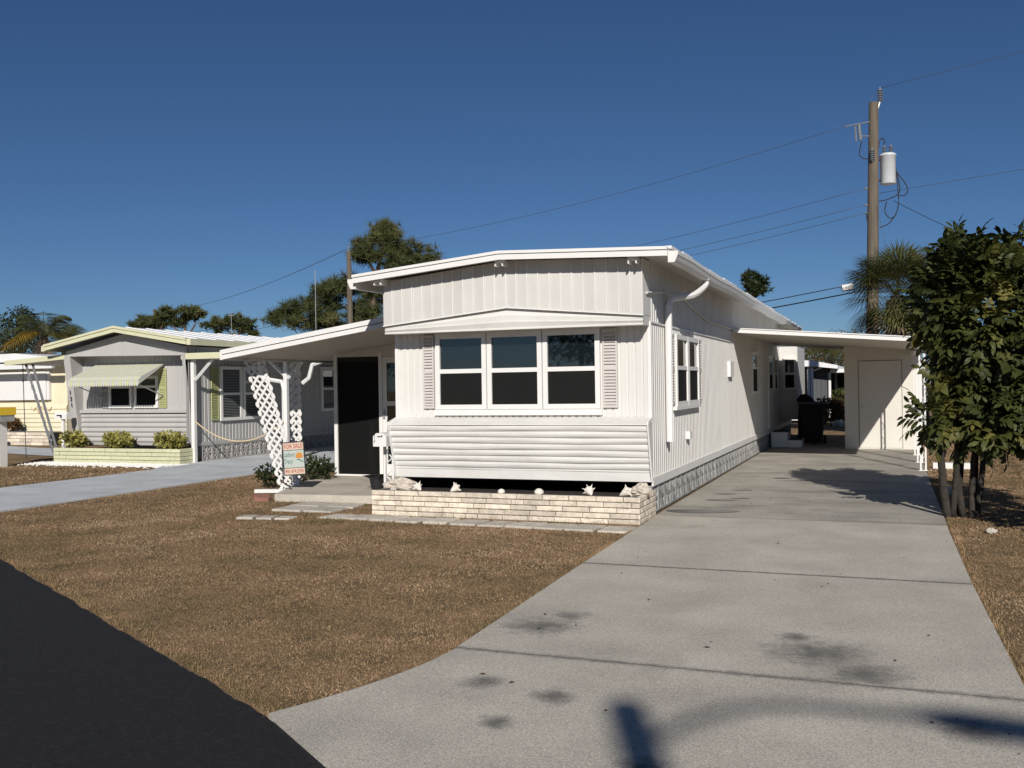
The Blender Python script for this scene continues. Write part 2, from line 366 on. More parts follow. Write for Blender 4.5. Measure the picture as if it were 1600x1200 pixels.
drv = bpy.data.objects.new('driveway', None); COL.objects.link(drv); struct(drv)
def slab(poly, m, parent, z=.025, name='slab'): return part(name, m, parent, lambda q: q.prism(poly, 'Z', -.12, z))
slab([(-2.36, 7.65), (.56, 7.65), (.55, 10.60), (-2.42, 10.60)], 'drive', drv)
slab([(-2.29, 4.955), (.60, 4.955), (.56, 7.615), (-2.36, 7.615)], 'drive', drv)
ap = []
for t in np.linspace(0, 1, 9): ap.append((-2.285-.36*t**1.8, 4.94-1.27*t))
ap += [(-2.1, 3.27), (-1.2, 2.66), (0, 1.85), (.9, 1.25), (.75, 3.2), (.60, 4.94)]
slab(ap, 'drive', drv)
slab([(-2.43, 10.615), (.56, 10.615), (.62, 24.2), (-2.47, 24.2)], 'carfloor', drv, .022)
part('joint', 'mortar', drv, lambda q: (q.box(-2.36, .555, 7.6155, 7.6495, -.1, .0243), q.box(-2.285, .60, 4.9405, 4.9545, -.1, .0243), q.box(-2.42, .55, 10.6005, 10.6145, -.1, .0215)))
# wet patch by the skirting
b = MB(); c = []
for k in range(28):
    a = 2*math.pi*k/28; rx = .42+.05*math.sin(3*a); c.append((-2.02+rx*math.cos(a)*(1.0 if math.cos(a) > 0 else .9), 11.08+(.17+.03*math.sin(2*a+1))*math.sin(a)+.05*math.cos(a), .0262))
b.add(c, [tuple(range(28))])
M['wet'] = mat('wet_concrete', (.085, .078, .068), .3, .15, 6); wet = b.build('wet_patch', 'wet', drv)
for i, (x, y, r) in enumerate([(-1.95, 12.2, .16), (-2.0, 12.9, .13), (-1.85, 13.4, .11), (-1.75, 12.45, .1), (-1.5, 15.2, .12)]):
    b = MB(); b.add([(x+r*math.cos(t)*1.2, y+r*.55*math.sin(t)*(1+.3*math.sin(2*t)), .0262) for t in np.linspace(0, 6.1, 16)], [tuple(range(16))]); b.build('damp_spot', 'wet', drv)
nbd = bpy.data.objects.new('neighbour_driveway', None); COL.objects.link(nbd); struct(nbd)
slab([(-13.05, 9.62), (-10.45, 8.15), (-10.42, 13.2), (-12.95, 13.2)], 'nbdrive', nbd, .02)
slab([(-12.95, 13.215), (-10.42, 13.215), (-10.45, 26), (-13.38, 26), (-13.38, 15.2), (-12.98, 14.5)], 'nbdrive', nbd, .02)
pat = struct(slab([(-7.62, 10.78), (-5.78, 10.95), (-5.76, 17), (-8.24, 17), (-8.24, 12.3)], 'patio', None, .105, 'patio'))
b = MB(); b.add([(-24, 18.6, .012), (-17.3, 16.9, .012), (-17.0, 18.4, .012), (-24, 20.4, .012)], [(0, 1, 2, 3)]); struct(b.build('side_path', 'nbdrive'))

# ------------------------------------------------------------------ lawn blades
def pip(x, y, poly):
    ins = np.zeros(len(x), bool); j = len(poly)-1
    for i in range(len(poly)):
        xi, yi = poly[i]; xj, yj = poly[j]
        c = ((yi > y) != (yj > y)) & (x < (xj-xi)*(y-yi)/(yj-yi+1e-12)+xi); ins ^= c; j = i
    return ins
KEEP_OUT = [[(-2.42, 10.7), (-2.36, 7.6), (-2.28, 4.95), (-2.63, 3.7), (-2.7, 1), (.8, 1), (.8, 3.2), (.61, 4.9), (.57, 7.6), (.6, 25), (-2.42, 25)],
            [(-13.07, 9.0), (-10.43, 7.5), (-10.40, 26), (-13.4, 26), (-13.4, 15.2), (-12.98, 14.5)],
            [(-7.64, 10.74), (-5.7, 10.9), (-5.7, 26), (-8.26, 26), (-8.26, 12.3)],
            [(-5.72, 9.90), (-2.40, 9.90), (-2.40, 25), (-5.72, 25)], [(-17.2, 14.75), (-13.1, 14.75), (-13.1, 26), (-17.2, 26)]]
def blades(x0, x1, y0, y1, dens, wid, hgt):
    n = int((x1-x0)*(y1-y0)*dens)
    x = RNG.uniform(x0, x1, n); y = RNG.uniform(y0, y1, n)
    ok = y > STREET(x)+.02+.012*np.sin(x*3.1)+RNG.normal(0, .03, n)
    for p in KEEP_OUT: ok &= ~pip(x, y, p)
    # thinner patches
    pat_ = np.sin(x*2.1+1.3*np.sin(y*1.7))*np.sin(y*1.9+.8*np.cos(x*1.1)); ok &= RNG.random(n) < (.78+.22*pat_)
    x, y = x[ok], y[ok]; n = len(x)
    a = RNG.uniform(0, 2*np.pi, n); L = RNG.uniform(.6, 1.3, n)*hgt; lean = RNG.uniform(.5, 2.4, n)
    dx, dy = np.cos(a), np.sin(a); w = wid*RNG.uniform(.6, 1.2, n)
    v = np.zeros((n, 3, 3))
    v[:, 0] = np.stack([x-dy*w, y+dx*w, np.zeros(n)], 1); v[:, 1] = np.stack([x+dy*w, y-dx*w, np.zeros(n)], 1)
    v[:, 2] = np.stack([x+dx*L*lean, y+dy*L*lean, L*RNG.uniform(.35, 1.0, n)], 1)
    g = np.clip(RNG.normal(.46, .27, n)+.5*(RNG.random(n) < .03), 0, 1.35)
    return v, g
parts_ = [blades(-6, -2.2, 3.3, 6.2, 8500, .0032, .0125), blades(-8.5, -2.2, 6.2, 9.95, 5200, .004, .0135), blades(-8.3, -5.6, 9.9, 11.6, 3600, .0045, .014),
          blades(-12, -8.5, 6.2, 9.9, 3000, .005, .0145), blades(-8.5, -6, 3.3, 6.2, 4000, .004, .0135), blades(-10.45, -7.5, 9.9, 16, 2600, .006, .015), blades(-19, -12.9, 9, 15, 900, .009, .026),
          blades(.55, 2.2, 4.6, 9, 5000, .004, .0135), blades(.58, 3.2, 9, 16, 2600, .005, .016), blades(.6, 7, 16, 26, 500, .012, .03), blades(-6.4, -2.3, 9.2, 9.95, 4200, .0045, .016)]
def tufts(pts, n, spread, h):                       # longer ragged growth along edges and in scattered weeds
    pts = np.array(pts); c = pts[RNG.integers(0, len(pts), n)]+RNG.normal(0, spread, (n, 2)); x, y = c[:, 0], c[:, 1]
    ok = y > STREET(x)+.03
    for p in KEEP_OUT: ok &= ~pip(x, y, p)
    x, y = x[ok], y[ok]; n = len(x); a = RNG.uniform(0, 6.283, n); L = h*RNG.uniform(.5, 1.3, n); ln = RNG.uniform(.2, .9, n); w = .0035
    v = np.zeros((n, 3, 3)); v[:, 0] = np.stack([x-np.sin(a)*w, y+np.cos(a)*w, 0*x], 1); v[:, 1] = np.stack([x+np.sin(a)*w, y-np.cos(a)*w, 0*x], 1); v[:, 2] = np.stack([x+np.cos(a)*L*ln, y+np.sin(a)*L*ln, L], 1)
    return v, np.clip(RNG.normal(.12, .18, n), 0, 1)
ed = [(-2.40, y) for y in np.arange(7.6, 10, .02)]+[(-2.33+.0*y, y) for y in np.arange(4.9, 7.6, .03)]+[(x, 9.88) for x in np.arange(-5.7, -2.4, .02)]+[(x, 9.48) for x in np.arange(-6.2, -2.4, .03)]+[(.60, y) for y in np.arange(4.8, 16, .04)]+[(x, 10.74) for x in np.arange(-7.7, -5.8, .02)]
ed2 = [(x, STREET(x)+.07) for x in np.arange(-9, -2.6, .03)]
wd = [(RNG.uniform(-9, -2.5), RNG.uniform(4.2, 9.6)) for _ in range(90)]
parts_ += [tufts(ed, 9000, .02, .032), tufts(ed2, 4500, .03, .018), tufts(wd, 2200, .05, .018)]
v = np.concatenate([p[0] for p in parts_]); g = np.concatenate([p[1] for p in parts_])
gr = arrays_mesh('grass', v, 3, 'blade', None, g); tag(gr, 'short brown dormant lawn grass around the driveways', 'grass', kind='stuff')

# ------------------------------------------------------------------ the white mobile home
XL, XR, YF, YB = -5.737, -2.489, 10.737, 28.0
XC = (XL+XR)/2; YG = 10.42
H = thing('mobile_home', (XC, YF, 0), 'long white mobile home with ribbed siding and three joined front windows', 'mobile home')
FF = Face('F', YF); FS = Face('S', XR); FG = Face('F', YG)
wall = part('wall', 'white', H, lambda q: FF.rib(q, XL, XR, 1.10, 2.9, .088, .012))
part('wall', 'white', H, lambda q: FS.rib(q, YF, YB, .42, 2.97, .105, .017))
part('wall', 'white', H, lambda q: (q.add([(XL, YF, .38), (XL, YB, .38), (XL, YB, 2.9), (XL, YF, 2.9)], [(0, 1, 2, 3)]), q.add([(XL, YB, .38), (XR, YB, .38), (XR, YB, 2.95), (XL, YB, 2.9)], [(0, 1, 2, 3)])))
part('floor_underside', 'dark', H, lambda q: q.box(XL+.02, XR-.02, YF+.03, YB-.02, .36, .40))
for x in (XL, XR): part('corner_trim', 'white_trim', H, lambda q: q.box(x-.012 if x < -4 else x-.03, x+.03 if x < -4 else x+.012, YF-.014, YF+.028, 1.06, 2.2))
# gable band: backing + 24 board panels
top = lambda x: 2.80+(x-XL)/(XC-XL)*.165 if x < XC else 2.965-(x-XC)/(XR-XC)*.07
bot = lambda x: 2.262+(x-XL)/(XC-XL)*.158 if x < XC else 2.42-(x-XC)/(XR-XC)*.150
def gb(q):
    for xa, xb in ((XL, XC), (XC, XR)):
        q.hexa([(xa, YG+.02, bot(xa)), (xb, YG+.02, bot(xb)), (xb, YF, bot(xb)), (xa, YF, bot(xa)), (xa, YG+.02, top(xa)), (xb, YG+.02, top(xb)), (xb, YF, top(xb)), (xa, YF, top(xa))])
gable = part('gable_band', 'white', H, gb)
N = 24; pw = (XR-XL)/N
for k in range(N):
    xa, xb = XL+k*pw, XL+(k+1)*pw-.012
    if k == 11: xb = XC-.006
    d = .004*((k*7) % 3)/2
    part('panel', 'panel', gable, lambda q: q.hexa([(xa, YG-d, bot(xa)), (xb, YG-d, bot(xb)), (xb, YG+.018, bot(xb)), (xa, YG+.018, bot(xa)), (xa, YG-d, top(xa)), (xb, YG-d, top(xb)), (xb, YG+.018, top(xb)), (xa, YG+.018, top(xa))]))
    part('batten', 'white_trim', gable, lambda q: q.hexa([(xb+.001, YG-.014, bot(xb)), (xb+.011, YG-.014, bot(xb)), (xb+.011, YG+.018, bot(xb)), (xb+.001, YG+.018, bot(xb)), (xb+.001, YG-.014, top(xb)), (xb+.011, YG-.014, top(xb)), (xb+.011, YG+.018, top(xb)), (xb+.001, YG+.018, top(xb))]))
part('drip_edge', 'white_trim', H, lambda q: [q.hexa([(xa, YG-.014, bot(xa)-.012), (xb, YG-.014, bot(xb)-.012), (xb, YG+.02, bot(xb)-.012), (xa, YG+.02, bot(xa)-.012), (xa, YG-.014, bot(xa)-.001), (xb, YG-.014, bot(xb)-.001), (xb, YG+.02, bot(xb)-.001), (xa, YG+.02, bot(xa)-.001)]) for xa, xb in ((XL-.006, XC), (XC, XR+.006))])
# eyebrow hood under the band: ribbed shallow triangle and a closed soffit
def hood(q):
    rows = [(0, .012), (.3, .016), (.34, .03), (.64, .022), (.68, .036), (.97, .014), (1, .014)]; xs = np.linspace(XL+.01, XR-.004, 29)
    o = len(q.v)
    for t, dd in rows:
        for x in xs: q.v.append((x, YG+.045-dd-.012*t, (bot(x)-.012)*(1-t)+2.175*t))
    nx = len(xs)
    for i in range(len(rows)-1):
        for j in range(nx-1): a = o+i*nx+j; q.f.append((a, a+1, a+nx+1, a+nx))
    q.box(XL+.008, XR-.002, YG+.012, YG+.04, 2.158, 2.1748)
    q.add([(XL+.01, YG+.04, 2.16), (XR-.004, YG+.04, 2.16), (XR-.004, YF, 2.16), (XL+.01, YF, 2.16)], [(0, 1, 2, 3)])
    for x in (XL+.01, XR-.004): q.add([(x, YG+.03, 2.16), (x, YF, 2.16), (x, YF, bot(x)), (x, YG+.03, bot(x))], [(0, 1, 2, 3)])
part('eyebrow_hood', 'white', H, hood)
# sloped apron with horizontal waves
def apron(q):
    pr = [(YF+.0, 1.125), (YF-.03, 1.118), (YF-.205, 1.052), (YF-.212, 1.04), (YF-.19, 1.03)]
    z = 1.03; k = 0
    for k in range(7):
        za = 1.03-k*.075
        for t, dd in ((.0, -.001), (.25, .008), (.5, .011), (.75, .008), (.92, -.004)):
            zz = za-t*.075; base = .19*(zz-.40)/.63+.004
            pr.append((YF-base-dd, zz))
    pr += [(YF-.036, .50), (YF-.03, .485), (YF-.028, .385), (YF-.0, .383)]
    n = len(pr); xs = [XL-.012, XL+.9, XC, XR-.8, XR+.006]; o = len(q.v)
    for j, x in enumerate(xs):
        for i, (y, zz) in enumerate(pr): q.v.append((x, y+.004*math.sin(j*2.3+i*.9), zz+(.004*math.sin(j*1.9+i*.35) if 4 < i < n-4 else 0)))
    for j in range(len(xs)-1):
        for i in range(n-1): a = o+j*n+i; q.f.append((a, a+1, a+n+1, a+n))
    for j in (0, len(xs)-1): q.f.append(tuple(o+j*n+i for i in range(n)))
part('apron', 'white', H, apron, )
for x in (XL-.016, XR+.004):
    part('apron_edge', 'white_trim', H, lambda q: q.prism([(YF-.222, 1.045), (YF-.215, 1.075), (YF-.0, 1.13), (YF-.0, 1.1), (YF-.185, 1.035), (YF-.012, .41), (YF-.042, .385)], 'X', x-.006, x+.012))
# windows and shutters on the front
wx = [(-5.172, -4.495), (-4.483, -3.782), (-3.770, -3.072)]
for a0, a1 in wx: window(H, FF, a0, a1, 1.222, 2.145, 1.69, fr=.058)
part('window_head', 'white_trim', H, lambda q: FF.box(q, -5.175, -3.07, -.002, .058, 2.146, 2.158))
part('window_sill', 'white_trim', H, lambda q: FF.box(q, -5.20, -3.055, -.002, .04, 1.150, 1.2205))
shutter(H, FF, -5.352, -5.205, 1.235, 2.14); shutter(H, FF, -3.045, -2.872, 1.232, 2.145)
# side: windows, vent, outlet, door
for a0, a1 in ((11.99, 12.765), (12.775, 13.56)): window(H, FS, a0, a1, 1.21, 2.12, 1.70, fr=.06, blind=False)
part('window_sill', 'white_trim', H, lambda q: FS.box(q, 11.93, 13.6, -.002, .055, 1.165, 1.209))
shutter(H, FS, 11.72, 11.965, 1.24, 2.12); shutter(H, FS, 13.59, 13.84, 1.24, 2.12)
window(H, FS, 19.38, 20.26, 1.26, 2.11, 1.79, fr=.06); window(H, FS, 23.45, 24.1, 1.30, 2.08, 1.7, fr=.05)
part('vent_cover', 'white_trim', H, lambda q: FS.box(q, 16.45, 16.80, 0, .05, 1.60, 1.86))
part('outlet_box', 'white_trim', H, lambda q: (FS.box(q, 12.72, 12.84, 0, .06, .76, .86), FS.box(q, 12.86, 12.9, 0, .04, .78, .83)))
d = part('side_door', 'white_trim', H, lambda q: FS.box(q, 22.35, 23.15, -.002, .03, .44, 2.1))
part('pane', 'glass', d, lambda q: FS.box(q, 22.5, 23.0, .0305, .036, 1.35, 1.95)); part('door_handle', 'galv', d, lambda q: FS.box(q, 22.42, 22.5, .0305, .08, 1.18, 1.22))
# bay at the far end
def bay(q):
    q.box(XR+.002, -2.05, 24.95, 27.2, .55, 2.38)
bay_ = part('bay', 'white', H, bay)
window(H, Face('F', 24.95), -2.40, -2.08, 1.3, 2.1, 1.7, fr=.05)
# siding bottom trim and relief-block skirting
part('bottom_trim', 'white_trim', H, lambda q: FS.box(q, YF-.012, YB, -.004, .016, .335, .43))
sk = part('skirting', 'mortar', H, lambda q: (q.box(XR-.09, XR-.062, YF+.02, YB, 0, .335), q.box(XL+.01, XL+.04, YF+.02, YB, 0, .36), q.box(XL+.04, XR-.1, YB-.04, YB-.01, 0, .36)))
bm_ = star_block_mesh(.33, .315, 'block_ours'); y = YF-.0
while y < YB-.4:
    place('block', bm_, sk, Matrix.Translation((XR-.0, y+.004, .02)) @ Matrix.Rotation(R(90), 4, 'Z')); y += .335
# roof: two slopes, front overhang, gutters
YR0, YR1 = 10.2, 28.25
prof = [(-6.03, 2.862), (-4.11, 3.032), (-2.16, 2.955)]
def roof(q):
    for i in range(2):
        (xa, za), (xb, zb) = prof[i], prof[i+1]
        q.hexa([(xa, YR0+.01, za-.05), (xb, YR0+.01, zb-.05), (xb, YR1, zb-.05), (xa, YR1, za-.05), (xa, YR0+.01, za+.002), (xb, YR0+.01, zb+.002), (xb, YR1, zb+.002), (xa, YR1, za+.002)])
rf = part('roof', 'roof_white', H, roof)
def fas(q):
    for i in range(2):
        (xa, za), (xb, zb) = prof[i], prof[i+1]
        q.hexa([(xa, YR0-.02, za-.085), (xb, YR0-.02, zb-.085), (xb, YR0+.008, zb-.085), (xa, YR0+.008, za-.085), (xa, YR0-.02, za-.022), (xb, YR0-.02, zb-.022), (xb, YR0+.008, zb-.022), (xa, YR0+.008, za-.022)])
        q.hexa([(xa, YR0-.035, za-.018), (xb, YR0-.035, zb-.018), (xb, YR0+.05, zb-.018), (xa, YR0+.05, za-.018), (xa, YR0-.035, za+.016), (xb, YR0-.035, zb+.016), (xb, YR0+.05, zb+.016), (xa, YR0+.05, za+.016)])
part('fascia', 'white_trim', rf, fas)
part('soffit', 'soffit', rf, lambda q: [q.add([(prof[i][0], YR0+.012, prof[i][1]-.055), (prof[i+1][0], YR0+.012, prof[i+1][1]-.055), (prof[i+1][0], YR1, prof[i+1][1]-.055), (prof[i][0], YR1, prof[i][1]-.055)], [(0, 1, 2, 3)]) for i in range(2)])
def gut(q, x, s, z, y1):     # K-profile gutter
    p = [(x, z-.125), (x+s*.07, z-.125), (x+s*.085, z-.10), (x+s*.10, z-.06), (x+s*.11, z-.045), (x+s*.11, z-.005), (x, z-.002)]
    ys = np.linspace(10.24, y1, 14); o = len(q.v)
    for i, yy in enumerate(ys):
        dz = .012*math.sin(i*1.7)*(0 if i in (0,) else 1)
        for a, zz in p: q.v.append((a, yy, zz+dz))
    n = len(p)
    for i in range(len(ys)-1):
        for k in range(n): a = o+i*n+k; bb = o+i*n+(k+1) % n; q.f.append((a, bb, bb+n, a+n))
    q.f.append(tuple(range(o, o+n)))
part('gutter', 'white_trim', rf, lambda q: gut(q, -2.165, 1, 2.93, 22.4)); part('gutter', 'white_trim', rf, lambda q: gut(q, -6.02, -1, 2.84, 27))
part('roof_lip', 'roof_white', rf, lambda q: [q.box(-2.2, -2.125+.01*math.sin(i*2.1), 10.25+i*.6, 10.25+i*.6+.57, 2.955, 2.985+.008*math.sin(i*1.3)) for i in range(29)])
for x, z in ((-5.72, 2.80), (-4.13, 2.935), (-2.56, 2.872)):
    part('rafter_tail', 'white_trim', H, lambda q: (q.box(x-.05, x+.05, 10.24, YG, z-.01, z+.02), q.box(x-.05, x-.036, 10.24, YG, z-.055, z-.01), q.box(x+.036, x+.05, 10.24, YG, z-.055, z-.01)))
part('downspout', 'white_trim', H, lambda q: (q.tube(smooth([(-2.12, 12.3, 2.84), (-2.13, 12.27, 2.74), (-2.22, 11.95, 2.60), (-2.40, 11.58, 2.53), (-2.435, 11.5, 2.42), (-2.435, 11.49, 2.3), (-2.435, 11.48, .80)]), .045, 8)))
part('conduit', 'white', H, lambda q: q.tube([(XR+.015, 10.55, 2.52), (XR+.03, 11.2, 2.58), (XR+.03, 12.0, 2.60), (XR+.02, 12.6, 2.62), (XR+.02, 13.4, 2.52), (XR+.02, 14.6, 2.42), (XR+.02, 17.0, 2.43)], .014, 6))
part('seam_trim', 'white_trim', H, lambda q: FS.box(q, YF, 16.85, .001, .012, 2.195, 2.215))

# ------------------------------------------------------------------ carport with posts, storage shed
C = thing('carport', (-1, 16.9, 0), 'flat white carport roof on slim posts beside the mobile home', 'carport')
cz = lambda x: 2.44+(x+2.41)/(3.10)*(-.262)
XA, XB, Y0, Y1 = -2.46, .70, 16.9, 24.3
part('roof_pan', 'soffit', C, lambda q: q.hexa([(XA, Y0+.03, cz(XA)-.055), (XB-.03, Y0+.03, cz(XB)-.055), (XB-.03, Y1, cz(XB)-.055), (XA, Y1, cz(XA)-.055), (XA, Y0+.03, cz(XA)-.02), (XB-.03, Y0+.03, cz(XB)-.02), (XB-.03, Y1, cz(XB)-.02), (XA, Y1, cz(XA)-.02)]))
part('roof_cover', 'roof_white', C, lambda q: q.hexa([(XA, Y0+.03, cz(XA)-.018), (XB-.03, Y0+.03, cz(XB)-.018), (XB-.03, Y1, cz(XB)-.018), (XA, Y1, cz(XA)-.018), (XA, Y0+.03, cz(XA)), (XB-.03, Y0+.03, cz(XB)), (XB-.03, Y1, cz(XB)), (XA, Y1, cz(XA))]))
part('fascia', 'white_trim', C, lambda q: (q.hexa([(XA, Y0, cz(XA)-.075), (XB, Y0, cz(XB)-.075), (XB, Y0+.028, cz(XB)-.075), (XA, Y0+.028, cz(XA)-.075), (XA, Y0, cz(XA)-.01), (XB, Y0, cz(XB)-.01), (XB, Y0+.028, cz(XB)-.01), (XA, Y0+.028, cz(XA)-.01)]),
     q.hexa([(XA, Y0-.015, cz(XA)-.008), (XB, Y0-.015, cz(XB)-.008), (XB, Y0+.05, cz(XB)-.008), (XA, Y0+.05, cz(XA)-.008), (XA, Y0-.015, cz(XA)+.008), (XB, Y0-.015, cz(XB)+.008), (XB, Y0+.05, cz(XB)+.008), (XA, Y0+.05, cz(XA)+.008)])))
part('side_gutter', 'white_trim', C, lambda q: q.box(XB-.028, XB+.06, Y0+.03, Y1, cz(XB)-.10, cz(XB)-.005))
part('beam', 'white_trim', C, lambda q: q.box(.50, .56, Y0+.2, Y1-.1, 2.02, 2.11))
for y in (16.95, 18.6, 20.4):
    p = part('post', 'white_trim', C, lambda q: [q.box(.50+dx, .525+dx, y+dy, y+dy+.025, .022, 2.02) for dx in (0, .075) for dy in (0,)]+[q.box(.48, .62, y-.02, y+.05, .022, .032)])
    def scroll(q):
        for k in range(6):
            z0 = .2+k*.3; q.tube([(.5375+.035*math.sin(t*2*math.pi), y+.012, z0+.28*t) for t in np.linspace(0, 1, 9)], .005, 5)
    part('scroll', 'white_trim', p, scroll)
Sh = thing('storage_shed', (-.12, 22.06, 0), 'cream storage shed with plain flush door under the carport', 'shed')
M['shedwall'] = mat('shed_paint', (.66, .63, .565), .55, .04, 2)
def shedw(q):
    q.hexa([(-.84, 22.06, .023), (.60, 22.06, .023), (.60, 24.25, .023), (-.84, 24.25, .023), (-.84, 22.06, cz(-.84)-.057), (.60, 22.06, cz(.60)-.057), (.60, 24.25, cz(.6)-.057), (-.84, 24.25, cz(-.84)-.057)])
part('wall', 'shedwall', Sh, shedw)
M['gap'] = mat('shadow_gap', (.22, .2, .17), .9, .1)
part('door_frame', 'gap', Sh, lambda q: (q.box(-.555, -.545, 22.05, 22.0595, .045, 1.93), q.box(.315, .325, 22.05, 22.0595, .045, 1.93), q.box(-.545, .315, 22.05, 22.0595, 1.92, 1.93)))
d = part('door', 'shedwall', Sh, lambda q: q.box(-.54, .31, 22.046, 22.0595, .05, 1.915)); part('door_handle', 'galv', d, lambda q: q.box(-.50, -.48, 22.02, 22.046, .93, .99))
St = thing('entry_steps', (-2.15, 22.9, 0), 'white two-step block with dark mats at the side door', 'steps')
for i, (xa, xb, zz) in enumerate(((-2.44, -2.08, .36), (-2.075, -1.78, .18))):
    s_ = part('step', 'white_trim', St, lambda q: q.box(xa, xb, 22.4, 23.2, .022, zz)); part('mat', 'dark', s_, lambda q: q.box(xa+.02, xb-.01, 22.43, 23.17, zz+.001, zz+.015))
T = thing('trash_cart', (-1.6, 23.8, 0), 'black wheeled trash cart with closed lid beyond the steps', 'trash cart')
part('bin', 'black_plastic', T, lambda q: q.hexa([(-1.84, 23.6, .1), (-1.42, 23.6, .1), (-1.42, 24.0, .05), (-1.84, 24.0, .05), (-1.9, 23.5, .92), (-1.36, 23.5, .92), (-1.36, 24.12, .92), (-1.9, 24.12, .92)]))
part('lid', 'black_plastic', T, lambda q: q.prism([(23.46, .925), (24.18, .925), (24.16, .985), (23.8, 1.02), (23.47, .97)], 'X', -1.925, -1.335))
for x in (-1.9, -1.38): part('wheel', 'black_plastic', T, lambda q: q.tube([(x-.02, 24.02, .122), (x+.04, 24.02, .122)], .1, 14))
part('handle', 'black_plastic', T, lambda q: q.tube([(-1.85, 24.2, .9), (-1.41, 24.2, .9)], .016, 6))
G = thing('covered_grill', (-1.95, 25.0, 0), 'grill under a black fabric cover behind the trash cart', 'grill')
part('cover', 'black_plastic', G, lambda q: (q.hexa([(-2.03, 24.45, .1), (-1.55, 24.45, .1), (-1.55, 24.9, .1), (-2.03, 24.9, .1), (-2.0, 24.47, .98), (-1.6, 24.47, .98), (-1.6, 24.88, .98), (-2.0, 24.88, .98)]), q.prism([(-2.02, .98), (-1.62, .98), (-1.72, 1.12), (-1.85, 1.2), (-1.96, 1.18), (-2.04, 1.06)], 'Y', 24.46, 24.89)))
for x in (-1.98, -1.62): part('leg', 'black_plastic', G, lambda q: q.tube([(x, 24.68, .0225), (x, 24.68, .15)], .02, 6))

# ------------------------------------------------------------------ patio awning, lattice column, screen room
A = thing('patio_awning', (-7.4, 11.7, 0), 'sloping white patio awning on the left of the mobile home with lattice column', 'awning')
az = lambda x: 2.067+(x+8.83)*.1390
AX, BX, AY0, AY1 = -8.83, -5.742, 11.3, 18.5
def strip(q, y0, y1, lo, hi): q.hexa([(AX, y0, az(AX)+lo), (BX, y0, az(BX)+lo), (BX, y1, az(BX)+lo), (AX, y1, az(AX)+lo), (AX, y0, az(AX)+hi), (BX, y0, az(BX)+hi), (BX, y1, az(BX)+hi), (AX, y1, az(AX)+hi)])
part('roof_cover', 'roof_white', A, lambda q: strip(q, AY0+.03, AY1, -.03, 0)); part('soffit', 'soffit', A, lambda q: strip(q, AY0+.031, AY1, -.10, -.032))
part('fascia', 'white_trim', A, lambda q: (strip(q, AY0-.012, AY0+.028, -.125, -.062))); part('fascia', 'white_trim', A, lambda q: strip(q, AY0-.03, AY0+.029, -.052, .012))
part('fascia_joint', 'dark', A, lambda q: strip(q, AY0, AY0+.0285, -.061, -.053))
part('eave_edge', 'white_trim', A, lambda q: q.box(AX-.04, AX-.001, AY0-.02, AY1, 1.935, 2.075))
def lattice(q, P, L, Wd, cell=.125, w=.036):
    """diagonal slat lattice: P(u, v, n) maps along, across, depth"""
    u = -Wd
    while u < L:
        for s, n0 in ((0, 0.), (1, .009)):
            pts = []
            for vv in (-.018, Wd+.018):
                base = u+(vv if s == 0 else Wd-vv)
                pts.append((base, vv)); pts.append((base+w*1.35, vv))
            (a, va), (b_, _), (c, vc), (dd, _) = pts
            lim = lambda t: min(max(t, 0), L)
            if max(a, b_, c, dd) <= 0 or min(a, b_, c, dd) >= L: continue
            q.hexa([P(lim(a), va, n0), P(lim(b_), va, n0), P(lim(dd), vc, n0), P(lim(c), vc, n0), P(lim(a), va, n0+.008), P(lim(b_), va, n0+.008), P(lim(dd), vc, n0+.008), P(lim(c), vc, n0+.008)])
        u += cell
    k = 0
    while k*cell < L-.03:                                   # scalloped edges
        for vv in (-.012, Wd+.012):
            uu = k*cell+.5*cell
            ring = [P(min(max(uu+.043*math.cos(t), 0), L), vv+.034*math.sin(t), nn) for nn in (.0175, .024) for t in np.linspace(0, 2*math.pi, 9)[:-1]]
            q.add(ring, [tuple(range(8)), tuple(range(8, 16))]+[(i_, (i_+1) % 8, 8+(i_+1) % 8, 8+i_) for i_ in range(8)])
        k += 1
lx = lambda u: -8.80+.607*u/1.96
part('lattice_panel', 'white_trim', A, lambda q: lattice(q, lambda u, vv, nn: (lx(u)+vv, 11.8-nn, 1.965-u), 1.955, .29))
part('lattice_panel', 'white_trim', A, lambda q: lattice(q, lambda u, vv, nn: (-8.68+vv, 12.8-nn, 1.93-u), 1.92, .13))
part('lattice_base', 'white_trim', A, lambda q: q.box(-8.24, -7.86, 11.74, 11.84, .0, .02))
SR = thing('screen_room', (-7, 13.36, 0), 'dark screened porch room with glazed door beneath the patio awning', 'porch')
for x in (-8.24, -7.42, -6.55): part('post', 'white_trim', SR, lambda q: q.box(x-.03, x+.03, 13.34, 13.40, .106, 2.06))
part('header', 'soffit', SR, lambda q: q.prism([(-8.27, 2.0), (-5.745, 2.0), (-5.745, az(-5.745)-.104), (-8.27, az(-8.27)-.104)], 'Y', 13.345, 13.395))
part('sill', 'white_trim', SR, lambda q: q.box(-8.21, -7.45, 13.345, 13.395, .106, .13))
M['mesh'] = mat('porch_screen_mesh', (.006, .006, .006), .7, .1, spec=.2)
nt = M['mesh'].node_tree; tr = nt.nodes.new('ShaderNodeBsdfTransparent'); ms = nt.nodes.new('ShaderNodeMixShader'); ms.inputs[0].default_value = .24
nt.links.new(nt.nodes['Principled BSDF'].outputs[0], ms.inputs[1]); nt.links.new(tr.outputs[0], ms.inputs[2]); nt.links.new(ms.outputs[0], nt.nodes['Material Output'].inputs[0])
part('screen', 'mesh', SR, lambda q: q.box(-8.21, -7.45, 13.365, 13.37, .131, 1.999))
part('side_screen', 'mesh', SR, lambda q: q.box(-8.245, -8.24, 13.41, 18.4, .107, 1.93))
